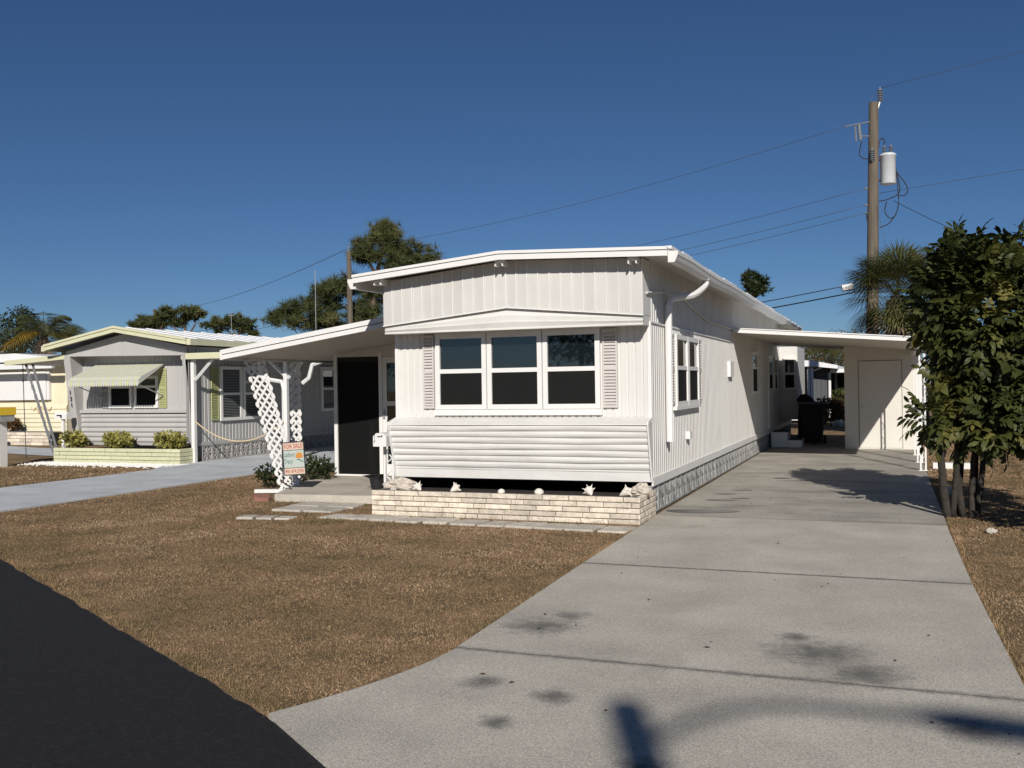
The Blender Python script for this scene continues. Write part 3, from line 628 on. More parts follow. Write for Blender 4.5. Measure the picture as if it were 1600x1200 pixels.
part('back_wall', 'slate', SR, lambda q: q.box(-8.24, -5.745, 18.3, 18.35, .106, 2.0))
part('reflection_bar', 'white_trim', SR, lambda q: q.box(-7.70, -7.63, 13.46, 13.53, .106, 1.53))  # white bar added behind the mesh to stand in for a lit reflection
d = part('door', 'white_trim', SR, lambda q: (q.box(-7.385, -7.31, 13.345, 13.385, .12, 1.99), q.box(-6.66, -6.585, 13.345, 13.385, .12, 1.99), q.box(-7.31, -6.66, 13.345, 13.385, 1.89, 1.99), q.box(-7.31, -6.66, 13.345, 13.385, 1.22, 1.29), q.box(-7.31, -6.66, 13.345, 13.385, .12, .3)))
part('pane', 'glass', d, lambda q: q.box(-7.309, -6.661, 13.36, 13.37, 1.291, 1.889)); part('pane', 'glass', d, lambda q: q.box(-7.309, -6.661, 13.36, 13.37, .301, 1.219)); part('door_handle', 'galv', d, lambda q: q.box(-7.37, -7.34, 13.32, 13.345, 1.02, 1.14))
part('screen', 'mesh', SR, lambda q: q.box(-6.52, -5.75, 13.365, 13.37, .131, 1.999))

# ------------------------------------------------------------------ brick planter with shells, pavers, mailbox, pot, sign
PL = thing('brick_planter', (-4.06, 10.3, 0), 'low planter of long cream bricks in front of the mobile home', 'planter')
part('core', 'mortar', PL, lambda q: (q.box(-5.655, -2.465, 9.965, 10.05, 0, .292), q.box(-2.55, -2.465, 10.051, 10.72, 0, .292), q.box(-5.655, -5.57, 10.051, 10.72, 0, .292)))
part('soil', 'soil', PL, lambda q: q.box(-5.569, -2.551, 10.051, 11.2, 0, .225))
bx = MB(); bv = .006
def brick_mesh(L, h, dp):
    b = MB(); i = .006
    b.add([(0, i, 0), (L, i, 0), (L, i, h), (0, i, h), (i, 0, i), (L-i, 0, i), (L-i, 0, h-i), (i, 0, h-i), (0, dp, 0), (L, dp, 0), (L, dp, h), (0, dp, h)],
          [(4, 5, 6, 7), (0, 1, 5, 4), (1, 2, 6, 5), (2, 3, 7, 6), (3, 0, 4, 7), (0, 8, 9, 1), (1, 9, 10, 2), (2, 10, 11, 3), (3, 11, 8, 0)])
    me = bpy.data.meshes.new('brick'); me.from_pydata(b.v, [], b.f); me.materials.append(M['brick']); return me
brk = {}
def lay(x0, x1, mk, parent, h=.052, gap=.0075, courses=5, L=.305, mesh=brick_mesh):
    for c in range(courses):
        z = .004+c*(h+gap); x = x0; k = 0
        off = (0, .55, .28, .8, .12)[c % 5]*L
        while x < x1-.02:
            ln = off if (k == 0 and off > .06) else L*(.48 if random.random() < .12 else 1)
            ln = round(min(ln, x1-x), 3)
            if x1-(x+ln) < .05: ln = round(x1-x, 3)
            if ln not in brk: brk[ln] = mesh(ln-gap, h, .05)
            place('brick', brk[ln], parent, mk(x, z, random.uniform(-.004, .003))); x += ln; k += 1
lay(-5.67, -2.45, lambda x, z, j: Matrix.Translation((x, 9.945+j, z)), PL)
lay(9.955, 10.72, lambda x, z, j: Matrix.Translation((-2.446-j, x, z)) @ Matrix.Rotation(R(90), 4, 'Z'), PL)
def conch(x, y, s, rot, label, spikes=7):
    b = MB(); n = 9
    prof = [(.005, -.5), (.10, -.38), (.22, -.15), (.33, .08), (.30, .2), (.20, .3), (.12, .38), (.05, .46), (.005, .5)]
    b.lathe([(r*s, z*s) for r, z in prof], (0, 0, 0), n)
    for k in range(spikes):
        a = 2*math.pi*k/spikes; c = Vector((math.cos(a)*.28*s, math.sin(a)*.28*s, .12*s)); t = Vector((math.cos(a)*.52*s, math.sin(a)*.52*s, .24*s)); u = Vector((-math.sin(a), math.cos(a), 0))*.07*s
        o = len(b.v); b.v += [tuple(c+u), tuple(c-u), tuple(c+Vector((0, 0, .12*s))), tuple(c-Vector((0, 0, .1*s))), tuple(t)]; b.f += [(o, o+2, o+4), (o+2, o+1, o+4), (o+1, o+3, o+4), (o+3, o, o+4)]
    mw = Matrix.Rotation(rot, 4, 'Z') @ Matrix.Rotation(R(62), 4, 'Y')
    b.v = [tuple(mw @ Vector(v)) for v in b.v]
    o = b.build('conch_shell', 'shell'); zmin = min(v[2] for v in b.v); o.location = (x, y, .294-zmin-.006); return tag(o, label, 'shell', 'shells along the planter')
conch(-5.10, 10.03, .14, 2.6, 'spiky white shell, nearest the mailbox on the planter rim')
conch(-4.62, 10.02, .14, .9, 'spiky white shell, second from the left on the planter rim')
conch(-3.02, 10.03, .155, 2.2, 'spiky white shell right of the planter middle, below the right window')
conch(-2.62, 10.05, .155, .3, 'spiky white shell beside the coral lump at the driveway end')
for x, s, lab in ((-4.05, .085, 'small smooth rounded shell left of the planter middle'), (-3.6, .11, 'flat pale oval shell at the planter middle')):
    b = MB(); b.lathe([(.35*s, -.1*s), (.5*s, .05*s), (.48*s, .25*s), (.3*s, .45*s), (.06*s, .52*s)], (0, 0, 0), 12); o = b.build('round_shell', 'shell', None, True); o.location = (x, 10.02, .294+.1*s-.003); tag(o, lab, 'shell', 'shells along the planter')
def lump(name, loc, sc, m, seed, amp=.3):
    rr = np.random.default_rng(seed); b = MB(); n1, n2 = 9, 16; ph = rr.uniform(0, 6, 6)
    for i in range(n1+1):
        for j in range(n2):
            t = math.pi*i/n1; p = 2*math.pi*j/n2; r = 1+amp*(math.sin(3*p+ph[0])*math.sin(2*t+ph[1])+.6*math.sin(5*p+ph[2])*math.sin(4*t+ph[3]))+rr.normal(0, .07)*(0 < i < n1)
            b.v.append((sc[0]*r*math.sin(t)*math.cos(p), sc[1]*r*math.sin(t)*math.sin(p), sc[2]*r*math.cos(t)))
    for i in range(n1):
        for j in range(n2): a = i*n2+j; c = i*n2+(j+1) % n2; b.f.append((a, c, c+n2, a+n2))
    o = b.build(name, m); o.location = loc; return o
tag(lump('coral_lump', (-2.50, 10.30, .33), (.11, .1, .07), 'coral', 3), 'rough coral lump on the planter corner by the driveway', 'coral')
tag(lump('coral_rock', (-5.45, 10.28, .315), (.2, .11, .085), 'coral', 5), 'large weathered coral rock at the mailbox end of the planter', 'coral')
# pavers
pav = []
xs = np.linspace(-6.12, -2.42, 12)
ords = ['first', 'second', 'third', 'fourth', 'fifth', 'sixth', 'seventh', 'eighth', 'ninth', 'tenth', 'eleventh']
def paver(x0, x1, y0, y1, rot, lab, sk=0.):
    b = MB(); hx, hy = (x1-x0)/2, (y1-y0)/2
    i = .008; P = [(-hx, -hy), (hx, -hy), (hx, hy), (-hx, hy)]
    P = [(px+sk*py+random.uniform(-.012, .012), py+random.uniform(-.012, .012)) for px, py in P]
    b.add([(px, py, -.03) for px, py in P]+[(px, py, .016) for px, py in P]+[(px*.97, py*.96, .024) for px, py in P], [(8, 9, 10, 11)]+[(k, (k+1) % 4, 4+(k+1) % 4, 4+k) for k in range(4)]+[(4+k, 4+(k+1) % 4, 8+(k+1) % 4, 8+k) for k in range(4)])
    o = b.build('paver', 'paver'); o.location = ((x0+x1)/2, (y0+y1)/2, random.uniform(-.004, .006)); o.rotation_euler = (0, 0, rot); tag(o, lab, 'paver', 'stepping stones by the planter')
for k in range(11): paver(xs[k]+.02, xs[k+1]-.02, 9.40-.012*k+.1, 9.72-.008*k+.1, R(random.uniform(-3, 3)), '%s grey stepping stone counted from the left end of the row below the planter' % ords[k], .12)
for k, (x0, x1, y0, y1, w_) in enumerate([(-7.08, -6.66, 9.95, 10.33, 'front left'), (-6.64, -6.24, 9.98, 10.36, 'front right'), (-7.10, -6.68, 10.36, 10.73, 'back left'), (-6.66, -6.22, 10.39, 10.74, 'back right')]):
    paver(x0, x1, y0, y1, R(random.uniform(-3, 3)), '%s stepping stone of the square of four against the patio slab' % w_)
for k, x in enumerate((-7.05, -6.83, -6.60)): paver(x, x+.19, 9.22+.05*k, 9.42+.05*k, R(8), '%s small half-buried stone left of the stepping stone row' % ('leftmost', 'middle', 'rightmost')[k])
# mailbox on scroll post
MX = thing('mailbox', (-5.94, 10.87, 0), 'white mailbox on a scrolled white post at the left house corner', 'mailbox')
def mbx(q, x0=-6.04, x1=-5.85, y0=10.65, y1=11.08, z=.762):
    q.prism([(x0, z), (x1, z), (x1, z+.13), ((x0+x1)/2+.05, z+.168), ((x0+x1)/2-.05, z+.168), (x0, z+.13)], 'Y', y0, y1)
bxm = part('box', 'white_trim', MX, mbx)
part('latch', 'cable', bxm, lambda q: (q.box(-5.975, -5.91, 10.642, 10.6495, .883, .893), q.box(-5.916, -5.906, 10.642, 10.6495, .893, .908)))
text('number', '2\n1\n0', .038, 'cable', bxm, Matrix.Translation((-6.017, 10.647, .865)) @ FRONT)
part('flag', 'cable', bxm, lambda q: q.hexa([(-5.849, 10.80, .80), (-5.843, 10.80, .80), (-5.843, 10.90, .80), (-5.849, 10.90, .80), (-5.849, 10.82, .89), (-5.843, 10.82, .89), (-5.843, 10.86, .89), (-5.849, 10.86, .89)]))
for x in (-5.99, -5.87): part('post', 'white_trim', MX, lambda q: q.box(x-.015, x+.015, 10.85, 10.88, .0, .762))
def scr(q):
    for k in range(4):
        z0 = .1+k*.155; q.tube([(-5.93+.035*math.sin(t*2*math.pi), 10.865, z0+.16*t) for t in np.linspace(0, 1, 10)], .008, 5)
part('scroll', 'white_trim', MX, scr)
P_ = thing('plant_pot', (-6.55, 11.65, 0.1), 'black nursery pot with a crumpled rim beside the mailbox', 'pot')
part('pot', 'black_plastic', P_, lambda q: q.lathe([(.08, 0), (.085, .02), (.105, .14), (.118, .17), (.122, .18), (.105, .175), (.09, .12)], (-6.55, 11.65, .106), 14))
part('pot_liner', 'black_plastic', P_, lambda q: q.hexa([(-6.64, 11.58, .26), (-6.46, 11.55, .26), (-6.46, 11.73, .255), (-6.64, 11.73, .255), (-6.72, 11.53, .30), (-6.42, 11.5, .325), (-6.43, 11.78, .31), (-6.70, 11.78, .295)]))
# for-sale sign
SG = thing('for_sale_sign', (-7.7, 11.3, 0), 'for sale sign with orange sunrise on a black metal stake', 'sign')
SM = Matrix.Translation((-7.66, 11.3, .54)) @ Matrix.Rotation(R(-4), 4, 'Y') @ Matrix.Rotation(R(8), 4, 'Z') @ Matrix.Diagonal((1.0, 1, 1.08, 1))
def sgb(x0, x1, y0, y1, z0, z1):
    def f(q):
        q.box(x0, x1, y0, y1, z0, z1); q.v = [tuple(SM @ Vector(v)) for v in q.v]
    return f
part('frame', 'cable', SG, sgb(-.165, .165, 0, .012, -.215, .215)); bd = part('board', 'sign', SG, sgb(-.152, .152, -.003, -.0005, -.115, .105))
part('band', 'sign_band', SG, sgb(-.152, .152, -.003, -.0005, .112, .202)); part('band', 'sign_band', SG, sgb(-.152, .152, -.003, -.0005, -.202, -.122))
def st(s, size, m, x, z, sx=1.): return text('lettering', s, size, m, SG, SM @ Matrix.Translation((x, -.0045, z)) @ FRONT, .0008, 'CENTER', sx)
st('FOR SALE', .078, 'sign_red', 0, .156, .84); st('941.474.5595', .066, 'sign_red', 0, -.163, .78); st('Lasbury', .085, 'sign_green', -.065, .052, .62); st('Tracy', .085, 'sign_green', -.085, -.035, .7)

def sunb(q):
    q.add([(.085+.052*math.cos(t), -.0042, .02+.052*math.sin(t)) for t in np.linspace(-.35, math.pi+.35, 18)], [tuple(range(18))])
    for t in np.linspace(.1, math.pi-.1, 7):
        c, s_ = math.cos(t), math.sin(t); q.add([(.085+.058*c-.008*s_, -.0042, .02+.058*s_+.008*c), (.085+.058*c+.008*s_, -.0042, .02+.058*s_-.008*c), (.085+.075*c, -.0042, .02+.075*s_)], [(0, 1, 2)])
    q.v = [tuple(SM @ Vector(v)) for v in q.v]
part('sun_emblem', 'orange', SG, sunb)
def wav(q):
    q.add([(.03, -.0046, -.02), (.07, -.0046, -.005), (.145, -.0046, -.045), (.14, -.0046, -.055), (.07, -.0046, -.022)], [(0, 1, 2, 3, 4)]); q.v = [tuple(SM @ Vector(v)) for v in q.v]
part('wave_emblem', 'sign_green', SG, wav)
part('stake', 'cable', SG, lambda q: (q.tube(smooth([(-7.85, 11.305, .80), (-7.845, 11.305, .28), (-7.83, 11.3, .2), (-7.72, 11.3, .13), (-7.70, 11.3, 0.0)]), .01, 6)))
b = MB(); b.add([(-8.6, 11.9, .004), (-7.7, 10.85, .004), (-7.63, 11.0, .004), (-8.2, 12.6, .004)], [(0, 1, 2, 3)]); struct(b.build('mulch_bed', 'mulch'))
for k, (x, y, r, lab) in enumerate(((-7.80, 10.78, .1, 'front'), (-7.92, 10.92, .5, 'middle'), (-8.05, 11.06, .9, 'back'))):
    b = MB(); b.box(-.1, .1, -.05, .05, 0, .055); o = b.build('edging_brick', 'redbrick'); o.location = (x, y, .002); o.rotation_euler = (0, .06, r); tag(o, '%s red edging brick by the lattice column' % lab, 'brick', 'red edging bricks')
b = MB(); b.box(-.22, .22, -.04, .04, 0, .05); o = b.build('white_curb_board', 'white_trim'); o.location = (-8.36, 11.72, .003); o.rotation_euler = (0, 0, .3); tag(o, 'white edging board lying at the lattice foot', 'edging')

# ------------------------------------------------------------------ vegetation builders
def leaf_cloud(lobes, n, size, shell=.55, up=.25, seed=1, asp=.5):
    """n leaf quads (bent rhombs) spread through ellipsoid lobes [(centre, radii, weight)]"""
    rr = np.random.default_rng(seed); wts = np.array([l[2] for l in lobes], float); wts /= wts.sum(); idx = rr.choice(len(lobes), n, p=wts)
    c = np.array([l[0] for l in lobes])[idx]; r = np.array([l[1] for l in lobes])[idx]
    d = rr.normal(size=(n, 3)); d /= np.linalg.norm(d, axis=1)[:, None]
    rad = (shell+(1-shell)*rr.random(n))**.8; rad *= 1+.12*np.sin(d[:, 0]*7+idx)*np.sin(d[:, 2]*6)
    p = c+d*r*rad[:, None]
    t = d*.7+rr.normal(size=(n, 3))*.6+np.array([0, 0, up]); t /= np.linalg.norm(t, axis=1)[:, None]
    s = np.cross(t, rr.normal(size=(n, 3))); s /= np.linalg.norm(s, axis=1)[:, None]
    L = size*rr.uniform(.6, 1.25, n)[:, None]; w = L*asp
    v = np.stack([p-t*L*.5, p+s*w*.5, p+t*L*.5, p-s*w*.5], 1)
    return v, np.clip(rr.normal(.42, .26, n), 0, 1)
def limb_tube(q, a, bb, r0, r1, wob=.1, seed=0, n=7):
    rr = random.Random(seed); a, bb = Vector(a), Vector(bb); L = (bb-a).length; pts = smooth([a.lerp(bb, t)+Vector((rr.uniform(-1, 1), rr.uniform(-1, 1), 0))*wob*L*.22*(0 < t < 1) for t in (0, .35, .7, 1)], 4)
    q.tube(pts, [(r0+(r1-r0)*t)*(1+rr.uniform(-.06, .06)) for t in np.linspace(0, 1, len(pts))], n)
def needle_tufts(centers, per, L, w, seed=1):
    rr = np.random.default_rng(seed); c = np.repeat(np.array(centers), per, 0); n = len(c)
    d = rr.normal(size=(n, 3)); d[:, 2] = d[:, 2]*.8+.35; d /= np.linalg.norm(d, axis=1)[:, None]
    s = np.cross(d, rr.normal(size=(n, 3))); s /= np.linalg.norm(s, axis=1)[:, None]
    l = L*rr.uniform(.6, 1.2, n)[:, None]
    v = np.stack([c-s*w, c+s*w, c+d*l], 1); return v, np.clip(np.repeat(rr.normal(.42, .2, len(centers)), per)+rr.normal(0, .12, n), 0, 1)

# right-hand tree with pinnate leaves
TR = thing('leafy_tree', (.72, 11.4, 0), 'multi-stemmed tree with large glossy compound leaves beside the driveway', 'tree')
stems = [((.60, 11.38, 0), (.50, 11.32, 1.3), .052, .034), ((.65, 11.42, 0), (.66, 11.4, 1.9), .042, .03), ((.76, 11.5, 0), (.84, 11.55, 1.9), .045, .03), ((.84, 11.42, 0), (.98, 11.5, 1.7), .04, .028), ((.90, 11.52, 0), (1.15, 11.7, 1.8), .04, .026), ((.70, 11.55, 0), (.74, 11.6, 2.4), .038, .026), ((.86, 11.6, 0), (1.0, 11.7, 1.9), .035, .025)]
def trunk(q):
    for i, (a, e, r0, r1) in enumerate(stems): limb_tube(q, a, e, r0*.85, r1*.85, .22, i, 9)
    for i, (a, e) in enumerate([((.45, 11.35, 1.25), (.2, 11.2, 1.15)), ((.45, 11.35, 1.2), (.55, 11.4, 2.5)), ((.7, 11.6, 2.4), (.75, 11.5, 3.15)), ((1.25, 11.75, 1.8), (1.45, 11.8, 3.0)), ((1.0, 11.5, 1.7), (1.7, 11.5, 2.2)), ((.95, 11.6, 1.9), (.3, 11.4, 2.6))]): limb_tube(q, a, e, .03, .012, .15, i+20, 6)
part('trunk', 'bark', TR, trunk, True)
def twigs(q):
    r3 = random.Random(5)
    for k in range(46):
        a = Vector((r3.uniform(.5, 1.6), r3.uniform(11.2, 11.8), r3.uniform(1.2, 2.6))); d = Vector((r3.uniform(-.5, .6), r3.uniform(-.4, .4), r3.uniform(.1, .7))); limb_tube(q, a, a+d*.9, .009, .003, .2, k, 4)
tw = part('twigs', 'bark', TR, twigs); tw['kind'] = 'stuff'
def compound(seed):
    rr = random.Random(seed); vs = []; fs = []
    L = .30; npair = 4
    def leaflet(base, d, nrm, ln, wd):
        s = d.cross(nrm).normalized(); o = len(vs); dr = -nrm*.02
        pts = [base, base+d*ln*.35+s*wd*.5+dr*.2, base+d*ln*.75+s*wd*.42+dr, base+d*ln+dr*2.2, base+d*ln*.75-s*wd*.42+dr, base+d*ln*.35-s*wd*.5+dr*.2, base+d*ln*.5+nrm*-.008]
        vs.extend(tuple(p) for p in pts); fs.extend([(o, o+1, o+6), (o+1, o+2, o+6), (o+2, o+3, o+6), (o+3, o+4, o+6), (o+4, o+5, o+6), (o+5, o, o+6)])
    for i in range(npair):
        t = .25+.75*i/npair; base = Vector((L*t, 0, -.05*t*t))
        for sg in (-1, 1):
            d = Vector((.55+rr.uniform(-.1, .1), sg*.8, -.15+rr.uniform(-.15, .12))).normalized(); leaflet(base, d, Vector((rr.uniform(-.2, .2), -sg*.2, 1)).normalized(), rr.uniform(.10, .135), rr.uniform(.056, .072))
    leaflet(Vector((L, 0, -.05)), Vector((1, 0, -.3)).normalized(), Vector((.2, 0, 1)).normalized(), .13, .055)
    o = len(vs); w = .004; vs.extend([(0, w, 0), (0, -w, 0), (L, -w*.5, -.05), (L, w*.5, -.05)]); fs.append((o, o+1, o+2, o+3))
    return vs, fs
variants = [compound(s) for s in range(5)]
lobes = [((1.1, 11.5, 2.08), (.66, .65, .85), 5.0), ((.80, 11.5, 2.74), (.32, .34, .26), 1.2), ((1.42, 11.65, 2.78), (.24, .24, .3), .5), ((1.75, 11.7, 1.75), (.6, .6, .75), 2.2), ((.46, 11.3, 1.06), (.09, .12, .10), .3), ((.58, 11.42, 2.35), (.22, .32, .5), 1.3), ((1.12, 11.45, 1.25), (.38, .4, .25), 1.2), ((.80, 11.4, 1.5), (.25, .3, .3), .9), ((1.05, 11.42, .98), (.42, .36, .2), .8), ((1.6, 11.6, 1.0), (.4, .4, .25), .6)]
rr = np.random.default_rng(11); leaves = []
wts = np.array([l[2] for l in lobes]); wts = wts/wts.sum()
for k in range(1900):
    li = rr.choice(len(lobes), p=wts); c, r_, _ = lobes[li]; d = rr.normal(size=3); d /= np.linalg.norm(d); rad = (.35+.65*rr.random())**.7
    p = Vector(np.array(c)+d*np.array(r_)*rad*.92); o_ = Vector(d)*.8+Vector(rr.normal(size=3))*.45+Vector((0, 0, .15)); o_.normalize()
    z = Vector((0, 0, 1))*.8+Vector(d)*.5+Vector(rr.normal(size=3))*.25; yv = z.cross(o_).normalized(); zv = o_.cross(yv)
    mw = Matrix((o_, yv, zv)).transposed().to_4x4(); mw.translation = p; s = rr.uniform(.5, 1.0)
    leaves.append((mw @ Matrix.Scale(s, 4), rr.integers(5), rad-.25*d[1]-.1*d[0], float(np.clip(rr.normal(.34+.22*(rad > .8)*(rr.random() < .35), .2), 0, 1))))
leaves.sort(key=lambda t: -t[2])
vm = []
for vi, (vs, fs) in enumerate(variants):
    for tone in range(4):
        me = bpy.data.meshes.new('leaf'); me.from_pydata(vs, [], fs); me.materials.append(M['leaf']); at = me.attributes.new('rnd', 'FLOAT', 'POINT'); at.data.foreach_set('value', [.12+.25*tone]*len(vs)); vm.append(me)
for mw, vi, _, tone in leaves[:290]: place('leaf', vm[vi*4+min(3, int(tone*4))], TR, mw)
b = MB(); rn = []
for mw, vi, _, tone in leaves[290:]:
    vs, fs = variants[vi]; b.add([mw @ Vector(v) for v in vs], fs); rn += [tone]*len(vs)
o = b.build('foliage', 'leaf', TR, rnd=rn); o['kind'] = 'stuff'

def bush(name, c, r, n, size, m, label, cat='shrub', group=None, seed=1, lobes=None):
    t = thing(name, (c[0], c[1], 0), label, cat, group); z0 = c[2]
    lb = lobes or [((c[0], c[1], z0+r[2]), r, 3), ((c[0]-r[0]*.5, c[1], z0+r[2]*1.2), (r[0]*.5, r[1]*.6, r[2]*.7), 1), ((c[0]+r[0]*.45, c[1]-.05, z0+r[2]*1.1), (r[0]*.5, r[1]*.6, r[2]*.75), 1)]
    v, g_ = leaf_cloud(lb, n, size, .3, .3, seed); o = arrays_mesh('foliage', v, 4, m, t, g_); o['kind'] = 'stuff'
    part('stem', 'bark', t, lambda q: [limb_tube(q, (c[0]+dx*.2, c[1], z0-.02), (c[0]+dx*r[0], c[1]+dy*r[1], z0+r[2]*1.3), .012, .005, .1, i, 5) for i, (dx, dy) in enumerate(((-.6, .2), (0, -.3), (.6, .1), (.2, .5)))])
    return t
bush('shrub', (-8.2, 12.75, .0), (.27, .24, .25), 380, .08, 'darkleaf', 'dark leafy shrub behind the for sale sign and lattice', seed=3)
bush('shrub', (-8.8, 12.35, .0), (.25, .25, .2), 300, .08, 'darkleaf', 'low dark shrub left of the lattice column foot', seed=4)
bush('shadow_shrub', (2.35, 9.7, 0), (.85, .75, .95), 3600, .11, 'darkleaf', 'unseen rounded shrub added right of the leafy tree to shade the lawn', seed=5)  # out of view, added and sized so its shadow darkens the right lawn

def pine(name, base, lobes, trunk_pts, r0, label, ntuft, per, L, w, seed, group=None, mt='pine'):
    t = thing(name, base, label, 'tree', group)
    part('trunk', 'pine_bark', t, lambda q: [q.tube(p, [r0*(k_ if i == 0 else .45*k_) for k_ in np.linspace(1, .35, len(p))], 7) for i, p in enumerate(trunk_pts)], True)
    rr = np.random.default_rng(seed); wts = np.array([l[2] for l in lobes], float); wts /= wts.sum(); cs = []; clus = []; crad = L*.42
    for k in range(max(40, ntuft//12)):
        c, r_, _ = lobes[rr.choice(len(lobes), p=wts)]; d = rr.normal(size=3); d /= np.linalg.norm(d); clus.append(np.array(c)+d*np.array(r_)*(.5+.5*rr.random()))
    for k in range(ntuft):
        cs.append(clus[rr.integers(len(clus))]+rr.normal(0, crad, 3)*np.array([1, 1, .6]))
    v, g_ = needle_tufts(cs, per, L, w, seed); o = arrays_mesh('crown', v, 3, mt, t, g_); o['kind'] = 'stuff'
# big pine behind the home (about 48 m away)
rtv = Vector((math.cos(YAW), math.sin(YAW), 0)); fwv = Vector((-math.sin(YAW), math.cos(YAW), 0))
def V(px, py, t): return Vector((0, 0, 1.5))+fwv*t+rtv*((px-800)/1500*t)+Vector((0, 0, (603+.0152*(800-px)-py)/1500*t))
def lob(px, py, t, rx, rz, w, ry=None): return (tuple(V(px, py, t)), (rx, ry or rx, rz), w)
c0 = V(585, 600, 48); c0.z = 0
pine('pine_tree', tuple(c0), [lob(600, 388, 48, 1.4, 1.0, 4.5), lob(640, 402, 48, 1.3, .9, 3.4), lob(575, 395, 48, .8, .7, 1.6), lob(668, 412, 48, .7, .5, 1.3), lob(605, 360, 48, .8, .35, 1.2), lob(530, 455, 48, 1.2, .5, 2.4), lob(485, 480, 48, 1.3, .6, 2.5), lob(450, 500, 48, .8, .45, 1.5), lob(560, 480, 48, 1.2, .5, 2), lob(520, 505, 48, 1.5, .45, 2), lob(620, 430, 48, 1.3, .5, 1.8), lob(600, 465, 48, 1.2, .6, 1.8), lob(555, 445, 48, .7, .35, .8), lob(590, 500, 48, 1.3, .5, 1.5)],
     [[c0, V(582, 500, 48), V(588, 440, 48), V(605, 375, 48)], [V(584, 500, 48), V(540, 480, 48), V(490, 482, 48)], [V(588, 445, 48), V(640, 405, 48), V(665, 412, 48)], [V(583, 510, 48), V(545, 465, 48), V(530, 450, 48)], [V(580, 520, 48), V(500, 500, 48), V(450, 500, 48)], [V(590, 430, 48), V(575, 400, 48)]], .22, 'tall spreading pine behind the mobile home, crown above the roof', 2500, 18, .46, .017, 21)
for nm, cx_, L_, Rr, tp, lab, sd in (('far_pine', 285, 208, 325, 478, 'umbrella-shaped far pine with a forked trunk above the grey home roof', 31), ('far_pine', 362, 318, 402, 492, 'low rounded far pine right of the forked one', 32), ('far_pine', 235, 205, 262, 494, 'small far pine by the distant utility pole', 33)):
    t_ = 95; c0 = V(cx_+(8 if sd == 31 else 0), 600, t_); c0.z = 0; m_ = (L_+Rr)/2; w_ = (Rr-L_)/1500*t_
    hh = {31: 12, 32: 13, 33: 10}[sd]
    if sd == 31: lb = [lob(283, 488, t_, 2.0, .6, 3), lob(308, 492, t_, 1.1, .45, 1.5), lob(262, 496, t_, 1.1, .6, 1.5), lob(275, 500, t_, 1.4, .5, 1)]
    elif sd == 32: lb = [lob(362, 502, t_, 1.7, .6, 3), lob(385, 510, t_, 1.1, .5, 1.5), lob(340, 512, t_, 1.3, .5, 1.5), lob(393, 520, t_, .6, .3, .5)]
    else: lb = [lob(235, 504, t_, 1.3, .5, 2), lob(218, 511, t_, .9, .4, 1), lob(250, 508, t_, .8, .4, 1)]
    base_y = 530
    pine(nm, tuple(c0), lb, [[c0, V(cx_+10, base_y, t_), V(cx_, tp+14, t_)], [V(cx_+10, base_y-5, t_), V(cx_+22, 506, t_), V(cx_+20, 496, t_)], [V(cx_+9, base_y-4, t_), V(cx_-18, 508, t_)]], .25, lab, 330, 16, .55, .05, sd, 'far pines')
c0 = V(1180, 600, 70); c0.z = 0
pine('distant_tree', tuple(c0), [lob(1177, 440, 70, .85, .5, 2), lob(1181, 454, 70, .75, .4, 2), lob(1190, 448, 70, .5, .35, 1), lob(1170, 436, 70, .5, .5, 1)], [[c0, V(1181, 470, 70), V(1178, 440, 70)]], .16, 'small bushy distant tree top above the home roof', 170, 22, .4, .045, 41, None, 'darkleaf')

